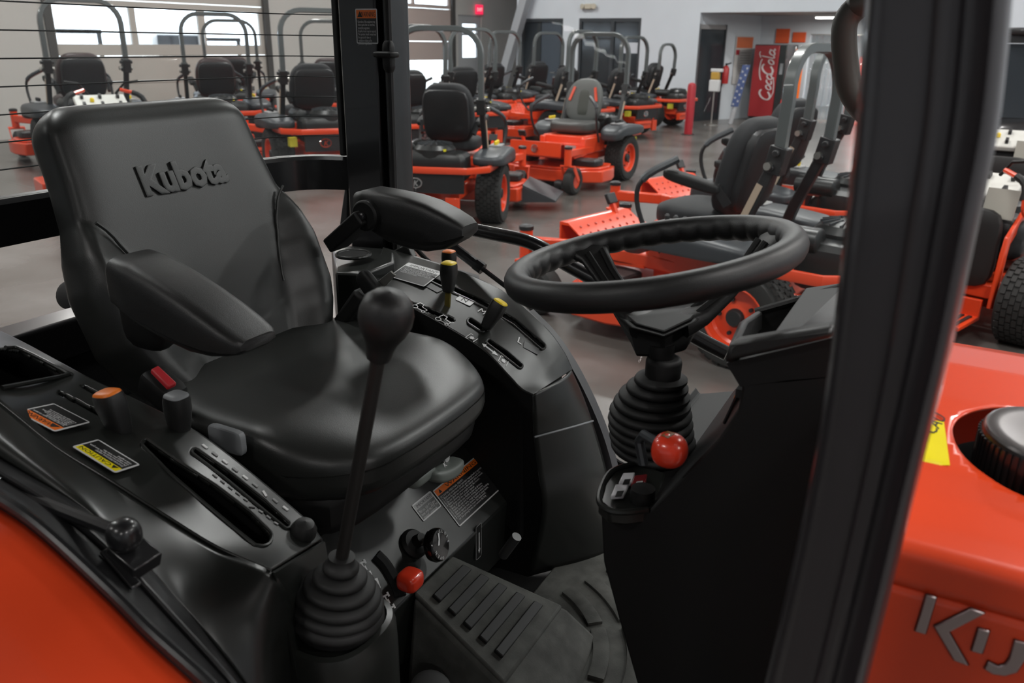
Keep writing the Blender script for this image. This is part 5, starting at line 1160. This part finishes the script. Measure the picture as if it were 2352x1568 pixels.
# warning label on the rear post
a, b, c = P(820, 100, y=1.559), P(869, 97, y=1.559), P(818, 20, y=1.559)
sticker(a, V((1, 0, 0)), V((0, 0, 1)), b.x-a.x, c.z-a.z, True, 'WARNING', LABELO, 'Operation of this equipment may\ncreate sparks that can start fires\naround dry vegetation.\nA spark arrestor may be required.\nThe operator should contact local\nfire agencies for laws or\nregulations relating to fire\nprevention requirements.', 'warning label with orange header on the rear cab post', .0076, post, headfrac=.24)
# ---- steering wheel
WC = V((-.328, 1.001, 1.486)); WN = V((-.199, -.034, 1)).normalized(); WX = (V((1, 0, 0))-WN*WN.x).normalized(); WY = WN.cross(WX)
def W(r, a, h=0): return WC+WX*(r*math.cos(a))+WY*(r*math.sin(a))+WN*h
L = []; NR = 304
for k in range(NR):
    a = 2*PI*k/NR; loop = []
    for j in range(16):
        t_ = 2*PI*j/16; rr = .0185
        if math.cos(t_) < .1 and math.sin(t_) < .55: rr += .0034*(abs(math.sin(a*19))-.6)*min(1, (.1-math.cos(t_))*1.6)*min(1, (.55-math.sin(t_))*2)
        loop.append(W(.178+rr*.95*math.cos(t_), a, rr*math.sin(t_)))
    L.append(loop)
sw = part('steering_wheel', MB().loops(L, ring=True), GRAIN, smooth=60)
def az_of(px, py):
    q = PP(px, py, WC, WN)-WC; return math.atan2(q.dot(WY), q.dot(WX))
hubh = -.092
for px, py in ((1372, 572), (1748, 545)):
    a = az_of(px, py); rd = WX*math.cos(a)+WY*math.sin(a); tg = WN.cross(rd); st = []
    for r_, h_, w_, th_ in ((.030, hubh-.004, .030, .016), (.06, hubh+.004, .025, .012), (.095, hubh+.026, .021, .009), (.125, -.040, .020, .008), (.150, -.014, .024, .008), (.166, -.003, .034, .010), (.176, 0, .046, .010)):
        st.append((W(r_, a, h_), tg*w_, WN*th_))
    part('spoke', MB().loft(st, 20, 3.0), GRAIN, sw, smooth=50)
    for s_ in (-1, 1): part('spoke_ridge', MB().tube([W(r_, a, h_+.009)+tg*(s_*w_) for r_, h_, w_ in ((.05, hubh+.002, .012), (.095, hubh+.026, .010), (.125, -.040, .010), (.150, -.013, .012))], .0045, 8), DARKP, sw)
def hp_(px, py, h): return PP(px, py, WC+WN*h, WN)
padp = [(1404, 716), (1470, 700), (1560, 692), (1655, 680), (1600, 738), (1524, 774), (1446, 752)]
botp = [(1452, 790), (1490, 775), (1540, 770), (1586, 774), (1576, 806), (1520, 822), (1462, 820)]
hbp = part('wheel_hub', MB().loops([[hp_(*q, hubh+.008) for q in padp], [hp_(*q, hubh-.008) for q in padp], [hp_(*q, hubh-.040) for q in botp]]), DARKP, sw, bevel=.004)
part('horn_pad', MB().slab([hp_(lerp(1530, x_, .82), lerp(722, y_, .82), hubh+.009) for x_, y_ in padp], WN*.003), DARKP, sw, bevel=.002)
part('column_ring', MB().tube([hp_(1462+7*k, 707-.9*k, hubh+.014) for k in range(9)], .0022, 8), CHROME, sw)
# column tube and bellows boot
CA = P(1522, 800, y=1.0); CB = P(1500, 1030, y=1.0)
ctube = part('steering_column', MB().tube([P(1520, 790, y=1.0), P(1518, 900, y=1.0)], .0175, 16), DARKP)
c0, c1 = P(1505, 1035, y=1.0), P(1522, 862, y=1.0); ca = (c1-c0); ch = ca.length; ca.normalize(); prof = []
nb = 9
for i in range(nb):
    t_ = i/nb; r = interp(t_, [(0, .061), (.4, .059), (.65, .050), (.85, .038), (1, .030)]); h_ = ch*t_; st_ = ch/nb
    prof += [(r-.006, h_), (r-.001, h_+st_*.22), (r, h_+st_*.5), (r-.001, h_+st_*.78)]
prof += [(.024, ch), (.0245, ch+.02), (.0225, ch+.026), (.018, ch+.027)]
# the boot leans back as it rises: shift each ring
bt = MB(); ax0 = ca; sd_, u_ = frame_of(ax0, V((1, 0, 0))); Ls = []
for r, h_ in prof:
    c_ = c0+ax0*h_+V((-.012*math.sin(PI*min(1, h_/ch)), 0, 0)); Ls.append([c_+sd_*(r*math.cos(2*PI*k/32))+u_*(r*math.sin(2*PI*k/32)) for k in range(32)])
bt.loops(Ls); part('column_boot', bt, RUBBER, smooth=60)
# ---- dash console (side profile swept across)
YD0, YD1 = .84, 1.26
prof_px = [(1694, 876), (1703, 892), (1694, 945), (1648, 1010), (1570, 1092), (1490, 1172), (1392, 1172), (1378, 1150), (1385, 1290), (1420, 1420), (1462, 1568), (1480, 1700), (1800, 1750), (1905, 858)]
pf_ = [P(*q, y=YD0) for q in prof_px]
ds = part('dash_console', MB().slab(pf_, (0, YD1-YD0, 0)), DARKP, bevel=.008)
part('dash_side_panel', MB().slab([P(1668, 834, y=YD0), P(1700, 888, y=YD0), P(1910, 866, y=YD0), P(1915, 776, y=YD0)], (0, .02, 0)), DARKP, ds)
# cowl with recessed tray above
cw = [P(1664, 832, y=.82), P(1668, 800, y=.82), P(1688, 765, y=.82), P(1720, 742, y=.82), P(1905, 700, y=.82)]
lowr = [P(1664, 834, y=.82), P(1910, 776, y=.82)]
near = [P(1662, 834, y=.825), P(1672, 795, y=.825), P(1690, 785, y=.83), P(1915, 748, y=.83), P(1915, 777, y=.825)]
cwn = part('dash_cowl', MB().slab(near, (0, .025, 0)), GRAIN, bevel=.006)
fl2 = [P(1675, 790, y=.83), P(1700, 738, y=1.0), P(1742, 712, y=1.22), P(1925, 660, y=1.24), P(1925, 690, y=1.24), P(1752, 735, y=1.22), P(1712, 765, y=1.0), P(1690, 812, y=.84)]
part('cowl_end', MB().loops([[P(1664, 834, y=.825), P(1674, 790, y=.83), P(1694, 783, y=.845), P(1700, 830, y=.845)], [P(1690, 790, y=1.03), P(1697, 738, y=1.03), P(1718, 735, y=1.04), P(1722, 790, y=1.04)], [P(1725, 760, y=1.20), P(1735, 714, y=1.22), P(1752, 714, y=1.22), P(1750, 760, y=1.2)]]), GRAIN, cwn, bevel=.005)
part('cowl_far_wall', MB().slab([P(1735, 714, y=1.22), P(1930, 660, y=1.24), P(1930, 800, y=1.24), P(1740, 800, y=1.22)], (0, .02, 0)), mat('tray_shade_black', (.004, .004, .004), .7), cwn)  # near-black colour carries the shade inside the cowl recess
part('cowl_inner_face', MB().slab([P(1822, 768, y=.86), P(1940, 748, y=.86), P(1940, 655, y=1.22)], (.004, 0, 0)), GRAIN, cwn)
part('cowl_far_rim', MB().tube([P(1735, 716, y=1.22), P(1935, 659, y=1.24)], .006, 8), GRAIN, cwn)
part('cowl_tray', MB().slab([V((-.17, .85, 1.392)), V((.02, .85, 1.392)), V((.02, 1.25, 1.36)), V((-.18, 1.24, 1.36))], (0, 0, -.01)), mat('tray_shade_black', (.004, .004, .004), .7), cwn)  # same recess shade put into the tray colour
# instrument face with glossy lens; its orange and red reflections are coloured patches
fn_ = (pf_[3]-pf_[1]).cross(V((0, 1, 0))).normalized(); fn_ = fn_ if fn_.x < 0 else -fn_
i0, i1 = pf_[1], pf_[4]
def IF(t_, y, off=.002): q = i0.lerp(pf_[3], t_) if t_ <= 1 else pf_[3].lerp(pf_[4], t_-1); return V((q.x, y, q.z))+fn_*off
part('instrument_lens', MB().slab([IF(.05, .88), IF(.05, 1.2), IF(1.0, 1.2), IF(1.0, .88)], fn_*.004), mat('instrument_gloss', (.01, .01, .012), .08, coat=1.0), ds, bevel=.002)
for (a_, b_, y0_, y1_, m_) in ((.15, .55, .89, .91, LABELO), (.6, .7, .90, .93, REDP)):
    part('lens_reflection', MB().slab([IF(a_, y0_, .0065), IF(a_, y1_, .0065), IF(b_, y1_, .0065), IF(b_, y0_, .0065)], fn_*.0005), m_, ds, smooth=0)
# switch pad
SWW = mat('switch_white', (.6, .6, .62), .15, coat=.5)
zs = P(1440, 1135, y=.90).z
pad = [(1376, 1150), (1388, 1105), (1412, 1078), (1470, 1062), (1530, 1085), (1520, 1130), (1488, 1170), (1440, 1176), (1400, 1172)]
sp_ = part('switch_pad', MB().slab([P(*q, z=1.215) for q in pad], (0, 0, -.02)), PLASTIC, bevel=.004)
part('pad_rim', MB().tube(curve([P(*q, z=1.2165) for q in (pad[-3:]+pad[:4])], 24), .004, 8), PLASTIC, sp_)
for q, m_ in ((( (1402, 1148), (1413, 1122), (1444, 1120), (1432, 1146) ), SWW), (((1420, 1119), (1430, 1096), (1458, 1094), (1450, 1117)), SWW), (((1448, 1122), (1456, 1102), (1486, 1098), (1482, 1120)), mat('hazard_red', (.12, .01, .012), .3))):
    b_ = part('rocker_switch', MB().slab([P(*w_, z=1.217) for w_ in q], (0, 0, .007)), m_, sp_, bevel=.0015)
    cx_ = sum(w_[0] for w_ in q)/4; cy_ = sum(w_[1] for w_ in q)/4
    part('switch_mark', MB().slab([P(lerp(cx_, w_[0], .5), lerp(cy_, w_[1], .5), z=1.2245) for w_ in q], (0, 0, .0006)), DARKP if m_ is SWW else LABELG, b_, smooth=0)
part('key_knob', MB().lathe([(.016, 0), (.015, .018), (.0001, .02)], P(1475, 1150, z=1.215), (0, 0, 1), 16), DARKP, sp_)
# red throttle knob
rk0 = P(1500, 1018, y=.865); rk1 = P(1542, 1036, y=.835); ra = (rk1-rk0).normalized()
rkc = P(1536, 1033, y=.84)
kb = part('throttle_knob', MB().rbox(rkc, (.0225, .0215, .021), 2.2, 14, lambda w, q: (w.x*(1-.12*max(0, -w.x/.0225)), w.y, w.z)), REDP, smooth=80)
part('throttle_rod', MB().tube([P(1478, 1065, y=.875), P(1468, 1012, y=.875), P(1478, 998, y=.87), P(1512, 1018, y=.855)], .0065, 10), mat('dark_steel_rod', (.12, .13, .14), .35, metal=.8), kb)
part('knob_print', MB().loops([[rkc+V((0, 0, 0))+(V((a_, b_, 1)).normalized()*.0222) for a_, b_ in ((-.45, -.35), (.05, -.5), (.25, .15), (-.25, .3))], [rkc+(V((a_, b_, 1)).normalized()*.0227) for a_, b_ in ((-.45, -.35), (.05, -.5), (.25, .15), (-.25, .3))]]), mat('knob_sticker', (.22, .08, .02), .4), kb, smooth=0)
# ---- hood
HX0, HX1 = -.06, 1.25
hsec = [(.675, .85), (.672, 1.0), (.672, 1.316), (.677, 1.319), (.672, 1.322), (.672, 1.350), (.675, 1.357), (.70, 1.366), (.735, 1.375), (.77, 1.388), (.82, 1.398), (.90, 1.406), (1.0, 1.410), (1.10, 1.400), (1.20, 1.372), (1.27, 1.335), (1.32, 1.26), (1.33, .85)]
hsec = [(hsec[0][0], hsec[0][1])]+hsec[1:]
CAPC = P(2404, 1026, z=1.403)
fine = []
for (a, b), (c, d) in zip(hsec, hsec[1:]):
    n_ = max(1, int(math.hypot(c-a, d-b)/.0065)); fine += [(lerp(a, c, k/n_), lerp(b, d, k/n_)) for k in range(n_)]
fine.append(hsec[-1]); NX = 200
def hood(u, v):
    k = min(int(round(v*(len(fine)-1))), len(fine)-1); y, z = fine[k]; x = lerp(HX0, HX1, u); return V((x, y+(.02 if y < 1 else -.02)*u*u, z-.06*u*u))
NV = len(fine)-1; hm_ = MB(); hv = [[hood(i/NX, j/NV) for j in range(NV+1)] for i in range(NX+1)]
inside = lambda i, j: (lambda q: q.z > 1.30 and math.hypot(q.x-CAPC.x, q.y-CAPC.y) < .077)((hv[i][j]+hv[i+1][j]+hv[i][j+1]+hv[i+1][j+1])/4)
rem = {(i, j) for i in range(NX) for j in range(NV) if inside(i, j)}
tops = sorted([(y, z) for y, z in fine if .7 < y < 1.25])
for i in range(1, NX):
    for j in range(1, NV):
        cells = [(i-1, j-1) in rem, (i-1, j) in rem, (i, j-1) in rem, (i, j) in rem]
        if any(cells) and not all(cells):
            q = hv[i][j]; d_ = V((q.x-CAPC.x, q.y-CAPC.y, 0)); d_ *= .078/d_.length; y_ = CAPC.y+d_.y; hv[i][j] = V((CAPC.x+d_.x, y_, interp(y_, tops)-.06*(i/NX)**2))
hm_.add([q for r_ in hv for q in r_], [(i*(NV+1)+j, (i+1)*(NV+1)+j, (i+1)*(NV+1)+j+1, i*(NV+1)+j+1) for i in range(NX) for j in range(NV) if (i, j) not in rem])
hd_ = part('hood', hm_, ORANGE, smooth=60, solid=.003)
part('filler_well', MB().lathe([(.080, -.03), (.078, -.035), (.076, -.09), (.0001, -.09)], CAPC+V((0, 0, -.004)), (0, 0, 1), 40, cap=False), DARKP, hd_)
part('filler_ring', MB().tube([CAPC+V((.088*math.cos(2*PI*k/48), .088*math.sin(2*PI*k/48), 0)) for k in range(48)], .001, 6, closed=True), ORANGE, hd_) if False else None
cap = MB(); cp = []
for r, h_ in ((.058, -.06), (.060, -.028), (.060, .004), (.0585, .010)): cp.append((r, h_))
cpo = part('fuel_cap', cap.lathe(cp, CAPC+V((.004, 0, 0)), (.05, -.05, 1), 60), PAINTB, smooth=45)
part('cap_top', MB().lathe([(.0585, .009), (.057, .0125), (.051, .0145), (.045, .0130), (.0001, .0150)], CAPC+V((.004, 0, 0)), (.05, -.05, 1), 60), mat('cap_metal', (.25, .24, .24), .28, metal=.9), cpo, smooth=45)
kr = MB()
for k in range(60): a = 2*PI*k/60; kr.box(CAPC+V((.004+.0605*math.cos(a), .0605*math.sin(a), -.010)), (.002, .003, .034), Matrix.Rotation(a, 3, 'Z'))
o_ = part('cap_knurl', kr, PAINTB, cpo); o_['kind'] = 'stuff'
part('cap_mark', MB().text('E', .03, CAPC+V((-.016, -.004, .0175)), (.35, -.94, 0), (.94, .35, 0), .0012, bold=-.01), STEEL, cpo, smooth=0)
def onhood(px, py, off=.0046):
    z = 1.4
    for _ in range(6):
        q = P(px, py, z=z); z = interp(q.y, tops)-.06*((q.x-HX0)/(HX1-HX0))**2+off
    return q
part('hood_label', MB().grid(lambda u, v: onhood(lerp(lerp(2110, 2168, u), lerp(2110, 2182, u), v), lerp(966, 1068, v)), 8, 12), LABELY, hd_, smooth=40, label='yellow caution label on the hood by the cap')
lb_ = onhood(2146, 1000, .0054); part('label_lettering', MB().text('CAU', .02, lb_, (onhood(2166, 972)-lb_), (onhood(2120, 985)-lb_), .0004), PRINTB, hd_, smooth=0)
YH = .670
def HP(px, py): return P(px, py, y=YH)
for nm, pts in (('emblem_letter', [(2128, 1361), (2151, 1367), (2126, 1451), (2102, 1444)]), ('emblem_letter', [(2230, 1392), (2262, 1403), (2180, 1446), (2224, 1523), (2192, 1511), (2146, 1433)]),
                ('emblem_letter', [(2247, 1437), (2273, 1444), (2256, 1496), (2231, 1489)]), ('emblem_letter', [(2330, 1464), (2362, 1473), (2352, 1512), (2335, 1538), (2308, 1546), (2280, 1542), (2261, 1530), (2270, 1513), (2292, 1524), (2308, 1520), (2318, 1506)])):
    part(nm, MB().slab([HP(*q) for q in pts], (0, -.004, 0)), mat('brushed_emblem', (.5, .42, .42), .3, metal=.9), hd_, bevel=.0008)
    part('emblem_edge', MB().tube([HP(*q)+V((0, -.002, 0)) for q in pts], .0008, 5, closed=True), DARKP, hd_)
